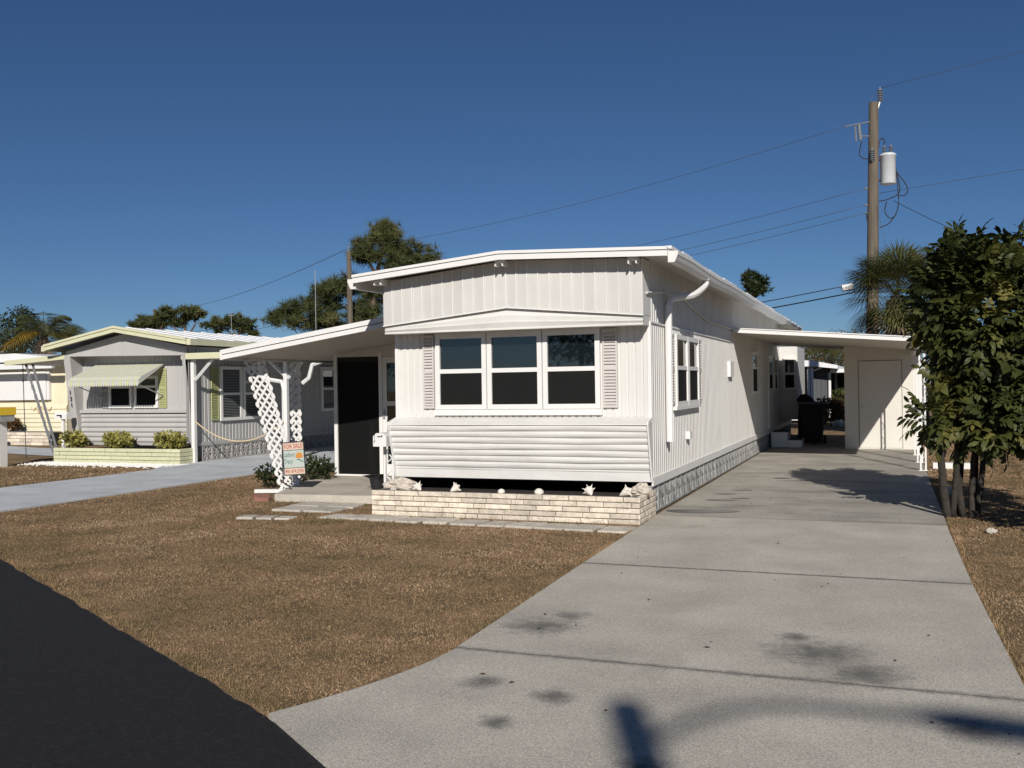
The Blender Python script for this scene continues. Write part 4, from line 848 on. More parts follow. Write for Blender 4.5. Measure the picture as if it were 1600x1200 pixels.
def palm(name, base, h, nf, L, m, label, seed, r=.14, fan=False, droop=.9, dead=0, trunk_m='bark', group=None, golds=0):
    t = thing(name, base, label, 'palm', group); rr = random.Random(seed); bx, by, _ = base; top = Vector((bx, by, h))
    part('trunk', trunk_m, t, lambda q: (q.tube([(bx, by, 0), (bx+.04, by, h*.5), tuple(top)], [r*1.1, r, r*.9], 10),
        [q.hexa([tuple(Vector((bx, by, z))+Vector((math.cos(a+da), math.sin(a+da), 0))*rd+Vector((0, 0, dz))) for dz in (0, .16) for (da, rd) in ((-.25, r), (.25, r), (.25, r*1.45), (-.25, r*1.45))]) for z in np.arange(.2, h-.2, .17) for a in np.arange(0, 6.28, 1.26)+z*7] if fan else None))
    sets = [(m, nf, 0)]+([('dead_frond', dead, 1)] if dead else [])+([('gold_palm', golds, 2)] if golds else [])
    for mm, cnt, kind in sets:
        vs = []; rn = []
        for k in range(cnt):
            a = rr.uniform(0, 2*math.pi); el = rr.uniform(-.9 if fan else -.3, 1.3) if kind == 0 else (rr.uniform(-1.4, -.9) if kind == 1 else rr.uniform(-.1, .3)); hd = Vector((math.cos(a), math.sin(a), 0)); d = (hd*math.cos(el)+Vector((0, 0, math.sin(el)))).normalized(); sd = hd.cross(Vector((0, 0, 1))).normalized(); tone = min(1, max(0, rr.gauss(.45, .22)))
            if fan:
                pet = top+d*L*.5; up_ = sd.cross(d)
                for j in range(22):
                    b_ = (j-10.5)/10.5*1.9; dd = (d*math.cos(b_)+sd*math.sin(b_)).normalized(); tip = pet+dd*L*.62*(1-.12*abs(b_))+Vector((0, 0, -.10*L)); w = sd*math.cos(b_)*.016-d*math.sin(b_)*.016
                    mid = pet+dd*L*.34+up_*.02; vs += [[pet, mid+w, tip, mid-w]]; rn.append(tone)
                vs += [[top+sd*.012, pet+sd*.01, pet-sd*.01, top-sd*.012]]; rn.append(tone)
            else:
                pts = [];
                for j in range(15): tt = j/14; pts.append(top+d*L*tt+Vector((0, 0, -droop*L*tt*tt*.75)))
                for j in range(2, 15):
                    ax_ = (pts[j]-pts[j-1]).normalized()
                    for sg in (-1, 1):
                        for e in (0, .5):
                            p0 = pts[j-1].lerp(pts[j], e); ll = L*.30*math.sin(math.pi*min(.97, (j+e)/15*.9+.1)); dd = (ax_*.55+sd*sg*.75+Vector((0, 0, -.5+rr.uniform(-.15, .15)))).normalized(); w = ax_*.018
                            vs += [[p0-w, p0+dd*ll*.5+w, p0+dd*ll, p0+dd*ll*.5-w]]; rn.append(tone)
                for j in range(14): w = sd*.014; vs += [[pts[j]-w, pts[j]+w, pts[j+1]+w*.8, pts[j+1]-w*.8]]; rn.append(tone)
        o = arrays_mesh('fronds' if kind == 0 else ('dead_fronds', 'yellow_fronds')[kind-1], np.array([[tuple(p) for p in f] for f in vs]), 4, mm, t, np.array(rn)); o['kind'] = 'stuff'
    return t
palm('fan_palm', (.30, 26.9, 0), 3.7, 95, 1.5, 'palm', 'fan palm with a rough trunk behind the carport and leafy tree', 51, .19, True, dead=6)
palm('fan_palm', (-2.6, 43.5, 0), 2.2, 30, 1.4, 'palm', 'fan palm behind the slate home seen under the carport', 52, .15, True)
# left distance: palms and trees behind the cream home
c = V(70, 560, 44); palm('feather_palm', (c.x, c.y, 0), 4.3, 26, 2.7, 'palm', 'feather palm with yellowing fronds rising left of the grey home', 53, .2, False, .9, 22, golds=8)
c = V(100, 560, 47); palm('feather_palm', (c.x, c.y, 0), 4.0, 22, 2.5, 'palm', 'dark feather palm arching over the lime roof corner', 54, .15, False, 1.0)
def tree(name, px, t, lobes, label, n, size, m, seed, group='trees in the distance'):
    c0 = V(px, 600, t); c0.z = 0; th = thing(name, tuple(c0), label, 'tree', group)
    top = Vector(lobes[0][0]); part('trunk', 'bark', th, lambda q: [limb_tube(q, c0, top, .2, .07, .06, seed)]+[limb_tube(q, c0.lerp(top, .55), Vector(l[0]), .09, .03, .1, seed+i) for i, l in enumerate(lobes[1:])], True)
    v, g_ = leaf_cloud(lobes, n, size, .3, .2, seed); o = arrays_mesh('crown', v, 4, m, th, g_); o['kind'] = 'stuff'
tree('broadleaf_tree', 30, 52, [lob(32, 505, 52, 1.1, .9, 2), lob(15, 520, 52, 1.2, 1.0, 2), lob(48, 515, 52, .9, .9, 1.6), lob(5, 545, 52, 1.3, 1.1, 2), lob(38, 545, 52, 1.3, 1., 2), lob(36, 488, 52, .6, .4, .5)], 'twiggy broadleaf tree at the far left edge', 4200, .16, 'darkleaf', 61)
tree('broadleaf_tree', -60, 50, [lob(-60, 520, 50, 2, 1.5, 2), lob(-30, 540, 50, 1.5, 1.2, 2)], 'dark broadleaf tree cut by the left picture edge', 2500, .18, 'darkleaf', 62)
tree('rusty_tree', 1300, 46, [lob(1300, 552, 46, 1.4, .9, 2), lob(1270, 556, 46, 1.2, .8, 1.5), lob(1330, 545, 46, 1.5, 1.0, 2)], 'rust-tinged tree beyond the slate home under the carport', 3600, .15, 'redleaf', 63)
tree('broadleaf_tree', 1520, 50, [lob(1500, 560, 50, 2.5, 1.3, 2), lob(1590, 560, 50, 2.5, 1.3, 2), lob(1680, 550, 50, 3, 1.6, 2)], 'dark broad tree far behind the leafy tree on the right', 4000, .2, 'darkleaf', 64)
# trees across the street, mirrored in the front windows
for k, (x, y, h, lab) in enumerate(((-14, -24, 5.5, 'round street tree across the road, left one'), (-4, -30, 6.5, 'round street tree across the road, middle one'), (-24, -20, 5, 'round street tree across the road, farthest left'))):
    th = thing('street_tree', (x, y, 0), lab, 'tree', 'trees across the road'); lb = [((x, y, h*.7), (1.8, 1.8, 1.4), 2), ((x+1, y, h*.6), (1.3, 1.3, 1), 1), ((x-1, y+.4, h*.62), (1.3, 1.2, 1), 1)]
    part('trunk', 'bark', th, lambda q: limb_tube(q, (x, y, 0), (x, y, h*.7), .18, .08, .05, k), True); v, g_ = leaf_cloud(lb, 1500, .25, .3, .2, 70+k); o = arrays_mesh('crown', v, 4, 'darkleaf', th, g_); o['kind'] = 'stuff'

# ------------------------------------------------------------------ grey neighbour with lime trim
NX0, NX1, NYR, NYG, NYW = -16.66, -13.40, 15.7, 15.95, 16.28
NB = thing('mobile_home', ((NX0+NX1)/2, NYW, 0), 'grey mobile home with lime green trim and striped window awning', 'mobile home')
NF = Face('F', NYW); NS = Face('S', NX1)
part('wall', 'grey', NB, lambda q: NF.rib(q, NX0, NX1, 1.08, 2.45, .11, .01)); part('wall', 'grey', NB, lambda q: NS.rib(q, NYG, 30, .42, 2.42, .115, .014))
part('wall', 'grey', NB, lambda q: q.add([(NX0, NYW, .3), (NX0, 30, .3), (NX0, 30, 2.4), (NX0, NYW, 2.4)], [(0, 1, 2, 3)]))
def lower(q):
    pr = [(NYW, 1.07), (NYW-.05, 1.05)]
    for k in range(6):
        za = 1.03-k*.105
        for t, dd in ((0, 0), (.25, .02), (.6, .024), (.9, 0)): pr.append((NYW-.045-dd+.003*k, za-t*.105))
    pr.append((NYW-.02, .35)); n = len(pr); o = len(q.v)
    for x in (NX0, NX1):
        for y, z in pr: q.v.append((x, y, z))
    for i in range(n-1): q.f.append((o+i, o+i+1, o+n+i+1, o+n+i))
part('apron', 'grey', NB, lower)
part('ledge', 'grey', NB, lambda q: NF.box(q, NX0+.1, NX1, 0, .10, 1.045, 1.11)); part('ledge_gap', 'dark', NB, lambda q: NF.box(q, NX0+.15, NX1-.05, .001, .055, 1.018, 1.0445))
ntop = lambda x: 2.40+(x-NX0)/((NX1-NX0)/2)*.26 if x < -15.03 else 2.66-(x+15.03)/((NX1-NX0)/2)*.25
ng = part('gable', 'grey', NB, lambda q: q.prism([(NX0, 2.30), (-15.03, 2.275), (NX1, 2.25), (NX1, ntop(NX1)), (-15.03, 2.74), (NX0, ntop(NX0))], 'Y', NYG+.05, NYG+.12))
part('gable_front', 'grey', NB, lambda q: q.prism([(NX0+.02, 2.285), (NX1-.02, 2.235), (NX1-.05, 2.27), (-14.95, 2.56), (NX0+.06, 2.31)], 'Y', NYG-.03, NYG+.049))
part('soffit', 'grey', NB, lambda q: q.add([(NX0, NYG, 2.27), (NX1, NYG, 2.235), (NX1, NYW+.01, 2.235), (NX0, NYW+.01, 2.27)], [(0, 1, 2, 3)]))
for x, s in ((NX0, .18), (NX1-.08, .08)):   # tapered side fins
    part('fin', 'grey', NB, lambda q: q.prism([(NYG-.03, 2.28), (NYW, 2.28), (NYW, .4), (NYW-.10, .4)], 'X', x, x+s))
nprof = [(-16.97, 2.53), (-15.03, 2.872), (-13.16, 2.56)]
nr = part('roof', 'roof_white', NB, lambda q: [q.hexa([(xa, NYR+.01, za-.05), (xb, NYR+.01, zb-.05), (xb, 30.3, zb-.05), (xa, 30.3, za-.05), (xa, NYR+.01, za), (xb, NYR+.01, zb), (xb, 30.3, zb), (xa, 30.3, za)]) for (xa, za), (xb, zb) in zip(nprof, nprof[1:])])
part('roof_seam', 'roof_white', nr, lambda q: [q.hexa([(-15.0, y, 2.866), (-13.15, y, 2.56), (-13.15, y+.04, 2.56), (-15.0, y+.04, 2.866), (-15.0, y, 2.882), (-13.15, y, 2.576), (-13.15, y+.04, 2.576), (-15.0, y+.04, 2.882)]) for y in np.arange(16, 30, .6)])
part('fascia', 'lime', nr, lambda q: [q.hexa([(xa, NYR-.02, za-.12), (xb, NYR-.02, zb-.12), (xb, NYR+.009, zb-.12), (xa, NYR+.009, za-.12), (xa, NYR-.02, za-.04), (xb, NYR-.02, zb-.04), (xb, NYR+.009, zb-.04), (xa, NYR+.009, za-.04)]) for (xa, za), (xb, zb) in zip(nprof, nprof[1:])])
part('drip_edge', 'lime', nr, lambda q: [q.hexa([(xa, NYR-.04, za-.036), (xb, NYR-.04, zb-.036), (xb, NYR+.06, zb-.036), (xa, NYR+.06, za-.036), (xa, NYR-.04, za+.012), (xb, NYR-.04, zb+.012), (xb, NYR+.06, zb+.012), (xa, NYR+.06, za+.012)]) for (xa, za), (xb, zb) in zip(nprof, nprof[1:])])
part('eave_gutter', 'lime', nr, lambda q: (q.box(-13.155, -13.06, NYR, 30, 2.43, 2.555), q.box(-17.06, -16.975, NYR, 30, 2.40, 2.52)))
for a0, a1 in ((-15.72, -15.09), (-15.02, -14.38)): window(NB, NF, a0, a1, 1.15, 1.83, 1.60, fr=.06)
shutter(NB, NF, -14.36, -14.17, 1.15, 1.98, 'lime_shut'); shutter(NB, NF, -15.93, -15.74, 1.15, 1.9, 'grey')
for a0, a1 in ((17.0, 17.75), (17.79, 18.54)): window(NB, NS, a0, a1, .84, 2.02, 1.42, fr=.07, lower='glass', blind=True)
window(NB, NS, 20.98, 21.65, .93, 2.06, 1.5, fr=.07, lower='glass'); shutter(NB, NS, 16.72, 16.96, .86, 2.0, 'lime_shut')
part('side_door', 'grey', NB, lambda q: NS.box(q, 19.2, 20.1, 0, .03, .3, 2.05))
text('house_number', '1\n3\n1', .14, 'cable', NB, Matrix.Translation((NX0+.09, 16.025, 1.36)) @ Matrix.Rotation(R(7.5), 4, 'X') @ FRONT, .004)
nsk = part('skirting', 'mortar', NB, lambda q: q.box(NX1-.06, NX1-.04, NYW, 29.9, 0, .42)); part('skirting_cap', 'grey', NB, lambda q: NS.box(q, NYW, 29.9, -.05, .02, .345, .42))
nbm = star_block_mesh(.325, .32, 'nb_block')
for k in range(28): place('block', nbm, nsk, Matrix.Translation((NX1+.012, 16.42+k*.332, .022)) @ Matrix.Rotation(R(90), 4, 'Z'))
# striped awning over its window
AW = thing('window_awning', (-15.1, NYW, 1.7), 'small lime and grey striped metal awning over the neighbour window', 'awning')
M['stripe'] = mat('awning_grey_slat', (.56, .56, .50), .5, .04); M['stripe2'] = mat('awning_lime_slat', (.58, .58, .36), .5, .04)
nsl = 30; x0, x1 = -16.08, -14.2
for k in range(nsl):
    xa = x0+(x1-x0)*k/nsl; xb = x0+(x1-x0)*(k+1)/nsl-.006; mm = 'stripe2' if k % 3 == 1 else 'stripe'
    def sl(q):
        pts = [(NYW-.01, 2.09), (NYW-.40, 1.93), (NYW-.72, 1.80), (NYW-.80, 1.73), (NYW-.80, 1.64+.0*k)]
        for (ya, za), (yb, zb) in zip(pts, pts[1:]): q.hexa([(xa, ya, za), (xb, ya, za), (xb, yb, zb), (xa, yb, zb), (xa, ya+.004, za+.012), (xb, ya+.004, za+.012), (xb, yb-.004, zb+.012), (xa, yb-.004, zb+.012)])
        q.prism([(xa, 1.645), (xb, 1.645), ((xa*.25+xb*.75), 1.615), ((xa*.75+xb*.25), 1.615)], 'Y', NYW-.806, NYW-.797)
    part('slat', mm, AW, sl)
for x in (x0, x1-.01): part('side_panel', 'stripe', AW, lambda q: q.prism([(NYW-.01, 2.085), (NYW-.40, 1.925), (NYW-.72, 1.795), (NYW-.79, 1.72), (NYW-.79, 1.65)], 'X', x, x+.008))
for x in (x0+.15, x1-.05): part('arm', 'galv', AW, lambda q: q.tube([(x, NYW-.78, 1.66), (x, NYW-.02, 1.40)], .012, 6))
# its brick planter
NP = thing('brick_planter', (-15, 15.9, 0), 'lime painted brick planter along the grey home front', 'planter')
part('core', 'mortar', NP, lambda q: (q.box(-16.66, -13.36, 15.68, 15.75, 0, .315), q.box(-13.43, -13.36, 15.751, 16.2, 0, .315))); part('soil', 'soil', NP, lambda q: q.box(-16.62, -13.44, 15.751, 16.22, 0, .27))
brk = {}
def lime_brick(L, h, dp): me = brick_mesh(L, h, dp); me.materials.clear(); me.materials.append(M['lime_brick']); return me
lay(-16.70, -13.33, lambda x, z, j: Matrix.Translation((x, 15.655+j, z)), NP, .072, .009, 4, .62, lime_brick)
lay(15.665, 16.22, lambda x, z, j: Matrix.Translation((-13.335, x, z)) @ Matrix.Rotation(R(90), 4, 'Z'), NP, .072, .009, 4, .55, lime_brick)
for k, (x, r, lab) in enumerate(((-16.42, .36, 'left'), (-15.18, .42, 'middle'), (-13.78, .42, 'right'))):
    bush('croton_bush', (x, 15.93, .25), (r, .24, .22), 520, .12, 'croton', '%s of the three yellow-green bushes in the lime planter' % lab, 'shrub', 'bushes in the lime planter', 80+k)
# side porch roof, posts, rope
PO = thing('side_porch', (-12.4, 16.1, 0), 'lime edged porch roof on white posts along the grey home', 'porch')
part('roof_pan', 'grey', PO, lambda q: q.box(-13.39, -10.9, 16.0, 27, 2.15, 2.2)); part('fascia', 'lime', PO, lambda q: q.box(-13.52, -10.9, 15.95, 15.998, 2.15, 2.275)); part('side_fascia', 'white_trim', PO, lambda q: q.box(-10.899, -10.86, 15.95, 27, 2.12, 2.275))
for x, y in ((-13.33, 16.1), (-11.38, 16.55)):
    part('post', 'white_trim', PO, lambda q: q.box(x-.04, x+.04, y-.04, y+.04, .02, 2.15)); part('brace', 'white_trim', PO, lambda q: q.tube([(x+.04, y, 1.72), (x+.5, y, 2.15)], .035, 4))
part('brace', 'white_trim', PO, lambda q: q.tube([(-11.42, 16.55, 1.78), (-11.85, 16.55, 2.15)], .035, 4))
part('downspout', 'white_trim', PO, lambda q: q.tube([(-12.05, 16.6, 2.1), (-12.05, 16.6, 1.85), (-11.9, 16.6, 1.72), (-11.52, 16.6, 1.66), (-11.47, 16.6, 1.5), (-11.47, 16.6, .05)], .045, 6)); part('downspout', 'white_trim', PO, lambda q: q.tube([(-10.95, 16.5, 1.62), (-10.8, 16.5, 1.72), (-10.72, 16.5, 1.98), (-10.5, 16.5, 2.05)], .045, 6))
RP = MB(); RP.tube([(-13.29+1.87*t, 16.1+.43*t, .86-.41*4*t*(1-t)*1.0) for t in np.linspace(0, 1, 22)], .014, 6); tag(RP.build('rope', 'rope', None, True), 'tan rope sagging between the two porch posts', 'rope')
# left awning of the grey home with slanted supports
LA = thing('side_awning', (-17.6, 16.1, 0), 'lime edged awning on slanted grey supports left of the grey home', 'awning')
part('roof_pan', 'roof_white', LA, lambda q: q.hexa([(-18.4, 16.0, 2.14), (-16.67, 16.0, 2.22), (-16.67, 26, 2.22), (-18.4, 26, 2.14), (-18.4, 16.0, 2.2), (-16.67, 16.0, 2.28), (-16.67, 26, 2.28), (-18.4, 26, 2.2)]))
part('fascia', 'lime', LA, lambda q: q.hexa([(-18.44, 15.96, 2.13), (-16.67, 15.96, 2.23), (-16.67, 15.998, 2.23), (-18.44, 15.998, 2.13), (-18.44, 15.96, 2.235), (-16.67, 15.96, 2.335), (-16.67, 15.998, 2.335), (-18.44, 15.998, 2.235)]))
for dx in (0, .2): part('support', 'slate', LA, lambda q: q.tube([(-17.95+dx, 16.1, 2.14), (-17.05+dx*.55, 16.05, .02)], .035, 4))
part('curl', 'grey', LA, lambda q: [q.tube([(-17.85+.09*k+.03*math.sin(t), 16.08, 1.95-.21*k-.16*t/6.28) for t in np.linspace(0, 6.28, 9)], .009, 5) for k in range(8)])
def small_mailbox(x, y, h, label, m2, sz=.17):
    t = thing('mailbox', (x, y, 0), label, 'mailbox'); bb = part('box', 'white_trim', t, lambda q: q.prism([(y-.08, h), (y+.08, h), (y+.08, h+.1), (y+.04, h+.15), (y-.04, h+.15), (y-.08, h+.1)], 'X', x-sz, x+sz))
    part('post', 'white_trim', t, lambda q: q.box(x-.03, x+.03, y-.03, y+.03, 0, h)); part('flag', m2, bb, lambda q: (q.box(x-.10, x+.04, y-.088, y-.081, h+.07, h+.095), q.box(x+.0, x+.04, y-.088, y-.081, h+.03, h+.07))); return t
small_mailbox(-16.60, 15.84, .93, 'white mailbox with a dark flag at the left corner of the grey home', 'cable')
t = thing('newspaper_box', (-16.95, 14.5, 0), 'yellow topped white box on a thick post at the left picture edge', 'mailbox'); part('post', 'white_trim', t, lambda q: q.box(-17.02, -16.82, 14.42, 14.6, 0, .93)); part('box', 'galv', t, lambda q: q.box(-17.15, -16.72, 14.35, 14.7, .931, 1.06)); part('lid', 'yellow', t, lambda q: q.box(-17.17, -16.70, 14.33, 14.72, 1.061, 1.22))
# pebbles
n = 2600; x = RNG.uniform(-17.0, -13.1, n); y = 15.64-np.abs(RNG.normal(0, .28, n)); k = (y > 14.75); x, y = x[k], y[k]; n = len(x); r = RNG.uniform(.015, .04, n)
base = np.array([(1, 0, 0), (0, 1, 0), (-1, 0, 0), (0, -1, 0)], float); vv = []
for i in range(4):
    j = (i+1) % 4; vv.append(np.stack([np.stack([x+r*base[i][0], y+r*base[i][1], 0*x+.004], 1), np.stack([x+r*base[j][0], y+r*base[j][1], 0*x+.004], 1), np.stack([x, y, r*.8+.004], 1)], 1))
pb = arrays_mesh('pebbles', np.concatenate(vv), 3, 'pebble'); tag(pb, 'white pebble strip in front of the lime planter', 'pebbles', kind='stuff')

# ------------------------------------------------------------------ cream home at the far left
CH = thing('mobile_home', (-25, 21.3, 0), 'cream mobile home with a white window shutter at the left edge', 'mobile home'); CF = Face('F', 21.3)
part('wall', 'cream', CH, lambda q: CF.rib(q, -30, -22.15, 1.15, 2.4, .12, .01)); part('wall', 'cream', CH, lambda q: q.add([(-22.15, 21.3, .1), (-22.15, 30, .1), (-22.15, 30, 2.4), (-22.15, 21.3, 2.4)], [(0, 1, 2, 3)]))
part('clapboard', 'cream', CH, lambda q: [q.hexa([(-30, 21.28-.03, z), (-22.16, 21.28-.03, z), (-22.16, 21.3, z), (-30, 21.3, z), (-30, 21.28, z+.125), (-22.16, 21.28, z+.125), (-22.16, 21.3, z+.125), (-30, 21.3, z+.125)]) for z in np.arange(.25, 1.12, .13)])
part('roof', 'roof_white', CH, lambda q: (q.prism([(-30.4, 2.4), (-21.9, 2.42), (-21.9, 2.50), (-23.5, 2.66), (-30.4, 2.55)], 'Y', 20.7, 31), q.box(-30.4, -22.0, 20.6, 20.698, 2.2, 2.36)))
part('hurricane_shutter', 'white_trim', CH, lambda q: (CF.box(q, -26.5, -22.85, 0, .12, 1.30, 2.13), CF.box(q, -22.84, -22.75, 0, .1, 1.3, 2.2)))
part('scroll_ornament', 'rope', CH, lambda q: q.tube(smooth([(-23.5+.1*k, 21.235, 1.04+(.05, -.03, .04, -.12, .07, -.03, .02, -.05, .06)[k]) for k in range(9)]), .014, 5))
CP = thing('brick_planter', (-24, 20.8, 0), 'tan brick planter below the cream home wall', 'planter'); part('core', 'mortar', CP, lambda q: q.box(-28, -22.25, 20.72, 20.8, 0, .40)); part('soil', 'soil', CP, lambda q: q.box(-28, -22.25, 20.801, 21.26, 0, .36))
brk = {}; lay(-25.6, -22.2, lambda x, z, j: Matrix.Translation((x, 20.67+j, z)), CP, .085, .01, 4, .45)
bush('shrub', (-23.9, 20.95, .36), (.3, .2, .22), 350, .12, 'redleaf', 'dark red bush in the tan planter of the cream home', seed=91)
L_ = thing('path_light', (-23.6, 20.2, 0), 'small black path light before the tan planter', 'lamp'); part('stake', 'cable', L_, lambda q: q.tube([(-23.6, 20.2, 0), (-23.6, 20.2, .3)], .015, 6)); part('cap', 'cable', L_, lambda q: q.lathe([(.1, 0), (.06, .05), (.01, .07)], (-23.6, 20.2, .3), 10))
ch = MB(); ch.tube([(-18.1, 16.15, 2.15), (-18.08, 16.15, 1.2), (-18.04, 16.15, .05)], .009, 5); [ch.lathe([(.0, 0), (.03, .03), (.0, .07)], (-18.1, 16.15, z), 6) for z in (1.75, 2.0)]; tag(ch.build('rain_chain', 'cable'), 'thin dark rain chain hanging from the left awning', 'chain')

# ------------------------------------------------------------------ behind the carport: slate home, carport, car, plants
BH = thing('mobile_home', (-3.3, 36, 0), 'slate mobile home with white fascia and brown door behind the carport', 'mobile home'); BF = Face('F', 36)
part('wall', 'slate', BH, lambda q: BF.rib(q, -8, -1.95, .1, 2.0, .15, .012)); part('wall', 'slate', BH, lambda q: q.add([(-1.95, 36, .1), (-1.95, 46, .1), (-1.95, 46, 2.1), (-1.95, 36, 2.1)], [(0, 1, 2, 3)]))
part('roof', 'roof_white', BH, lambda q: q.prism([(-8, 2.0), (-2.4, 2.03), (-1.55, 1.93), (-1.55, 2.05), (-2.4, 2.23), (-3.1, 2.27), (-8, 2.3)], 'Y', 35.3, 46)); part('white_panel', 'white_trim', BH, lambda q: BF.box(q, -3.25, -2.98, 0, .04, .1, 1.95))
part('door', 'brown', BH, lambda q: BF.box(q, -2.97, -2.58, 0, .03, .1, 1.86)); 
for x in (-2.55, -2.43): part('post', 'white_trim', BH, lambda q: q.box(x-.045, x+.045, 35.5, 35.58, 0, 2.0))
part('brace', 'white_trim', BH, lambda q: q.tube([(-2.42, 35.55, 1.88), (-2.15, 35.5, 1.95), (-2.02, 35.45, 2.05)], .03, 6))
BC = thing('rear_carport', (-.8, 36.6, 0), 'low white edged carport sheltering a parked car in the back', 'carport'); part('roof_pan', 'roof_white', BC, lambda q: q.box(-1.85, 1.6, 36.0, 42, 1.80, 1.93)); part('post', 'white_trim', BC, lambda q: q.box(-1.9, -1.82, 36.0, 36.08, 0, 1.8)); part('post', 'white_trim', BC, lambda q: q.box(1.5, 1.58, 36.0, 36.08, 0, 1.8)); part('back_wall', 'slate', BC, lambda q: q.box(-1.85, 1.6, 41.9, 42, 0, 1.8))
CA = thing('parked_car', (-.85, 38.8, 0), 'grey-green parked car under the rear carport', 'car')
part('body', 'car', CA, lambda q: q.prism([(37.0, .35), (41.3, .35), (41.35, .9), (40.9, 1.0), (38.3, 1.02), (37.1, .88), (36.95, .6)], 'X', -1.7, 0.05))
part('cabin', 'glass', CA, lambda q: q.hexa([(-1.62, 38.1, 1.021), (-.03, 38.1, 1.021), (-.03, 41.0, 1.0), (-1.62, 41.0, 1.0), (-1.45, 38.8, 1.48), (-.2, 38.8, 1.48), (-.2, 40.6, 1.48), (-1.45, 40.6, 1.48)])); part('car_roof', 'car', CA, lambda q: q.box(-1.46, -.19, 38.78, 40.62, 1.481, 1.52))
for x in (-1.68, -.12):
    for y in (37.8, 40.5):
        w_ = part('wheel', 'black_plastic', CA, lambda q: q.tube([(x-.04, y, .32), (x+.16, y, .32)], .32, 16)); part('rim', 'galv', w_, lambda q: q.tube([(x-.046, y, .32), (x-.0405, y, .32)], .2, 12))
for x in (-1.6, -.3): part('headlight', 'white_trim', CA, lambda q: q.box(x, x+.25, 36.95, 37.04, .68, .82))
bush('shrub', (-1.75, 33.8, 0), (.55, .5, .5), 900, .14, 'redleaf', 'reddish shrub on the back lawn under the carport view', seed=95); bush('shrub', (-1.3, 34.3, 0), (.5, .5, .65), 900, .16, 'palm', 'spiky grey-green shrub before the parked car', seed=96)
for k, x in enumerate((-1.45, -1.1, -.75)): tag(lump('edging_rock', (x, 33.2+.1*k, .08), (.2, .15, .12), 'coral', 100+k), '%s pale rock edging the back shrub bed' % ('left', 'middle', 'right')[k], 'rock', 'back bed rocks')

# white home on the right behind the tree
RH = thing('mobile_home', (5, 24.5, 0), 'white mobile home glimpsed through the leafy tree on the right', 'mobile home'); RF = Face('F', 24.5)
part('wall', 'white', RH, lambda q: (RF.rib(q, 1.9, 6.5, .4, 2.3, .12, .01), q.add([(1.9, 24.5, .4), (1.9, 38, .4), (1.9, 38, 2.3), (1.9, 24.5, 2.3)], [(0, 1, 2, 3)]))); part('skirting', 'redbrick', RH, lambda q: q.box(1.92, 6.48, 24.52, 24.6, 0, .4)); part('roof', 'roof_white', RH, lambda q: q.prism([(1.6, 2.3), (6.8, 2.3), (6.8, 2.4), (4.2, 2.6), (1.6, 2.4)], 'Y', 24.1, 38.3))
window(RH, RF, 2.6, 3.5, 1.2, 2.0, 1.6); window(RH, RF, 3.6, 4.5, 1.2, 2.0, 1.6)
b = MB(); b.box(.72, 1.35, 17.6, 17.75, 0, .1); tag(b.build('curb_stone', 'white_trim'), 'short white curb stone on the grass right of the carport posts', 'curb')
b = MB(); b.box(.70, .80, 13.7, 13.9, .0, .09); tag(b.build('concrete_block', 'paver'), 'small grey concrete block on the driveway edge behind the tree', 'block')
tag(lump('white_rock', (.93, 10.35, .02), (.045, .04, .03), 'paver', 9), 'small pale rock on the lawn in front of the tree', 'rock')

# ------------------------------------------------------------------ utility poles, wires, street light
UP = thing('utility_pole', (-.30, 29.9, 0), 'tall wooden utility pole with grey transformer behind the carport', 'utility pole')
part('pole', 'wood_pole', UP, lambda q: q.tube([(-.39, 29.9, 0), (-.30, 29.9, 5), (-.21, 29.95, 9.6)], [.19, .165, .135], 14))
def ins(q, c, s=1., n=5): q.lathe([(.03*s, 0)]+[(r*s, z*s) for k in range(n) for r, z in ((.035, .04+.07*k), (.085, .055+.07*k), (.085, .07+.07*k), (.035, .09+.07*k))]+[(.03*s, (.04+.07*n)*s), (.02*s, (.10+.07*n)*s)], c, 10)
part('top_insulator', 'porcelain', UP, lambda q: (q.tube([(-.1, 29.95, 9.4), (-.04, 30, 9.62)], .03, 6), ins(q, (-.03, 30.0, 9.6), 1.0)))
tf = part('transformer', 'trafo', UP, lambda q: q.lathe([(.20, 0), (.215, .02), (.215, .80), (.235, .81), (.235, .85), (.19, .89), (.05, .91)], (.15, 30.02, 7.2), 20), True)
for dx in (-.09, .09): part('bushing', 'porcelain', tf, lambda q: ins(q, (.15+dx, 30.02, 8.07), .75, 4))
part('bracket', 'cable', tf, lambda q: (q.box(-.16, -.06, 29.95, 30.05, 7.3, 7.36), q.box(-.16, -.06, 29.95, 30.05, 7.9, 7.96)))
part('cutout', 'porcelain', UP, lambda q: (q.tube([(-.24, 29.9, 9.05), (-.62, 29.75, 8.98), (-1.0, 29.64, 8.92)], .022, 6), q.tube([(-.62, 29.75, 8.95), (-.58, 29.75, 8.5)], .05, 8), q.tube([(-.72, 29.7, 8.9), (-.70, 29.7, 8.45)], .03, 6), q.tube([(-.26, 29.9, 8.62), (-.55, 29.78, 8.62)], .02, 6)))
part('lightning_arrester', 'porcelain', UP, lambda q: ins(q, (-.27, 29.74, 7.85), .9, 5))
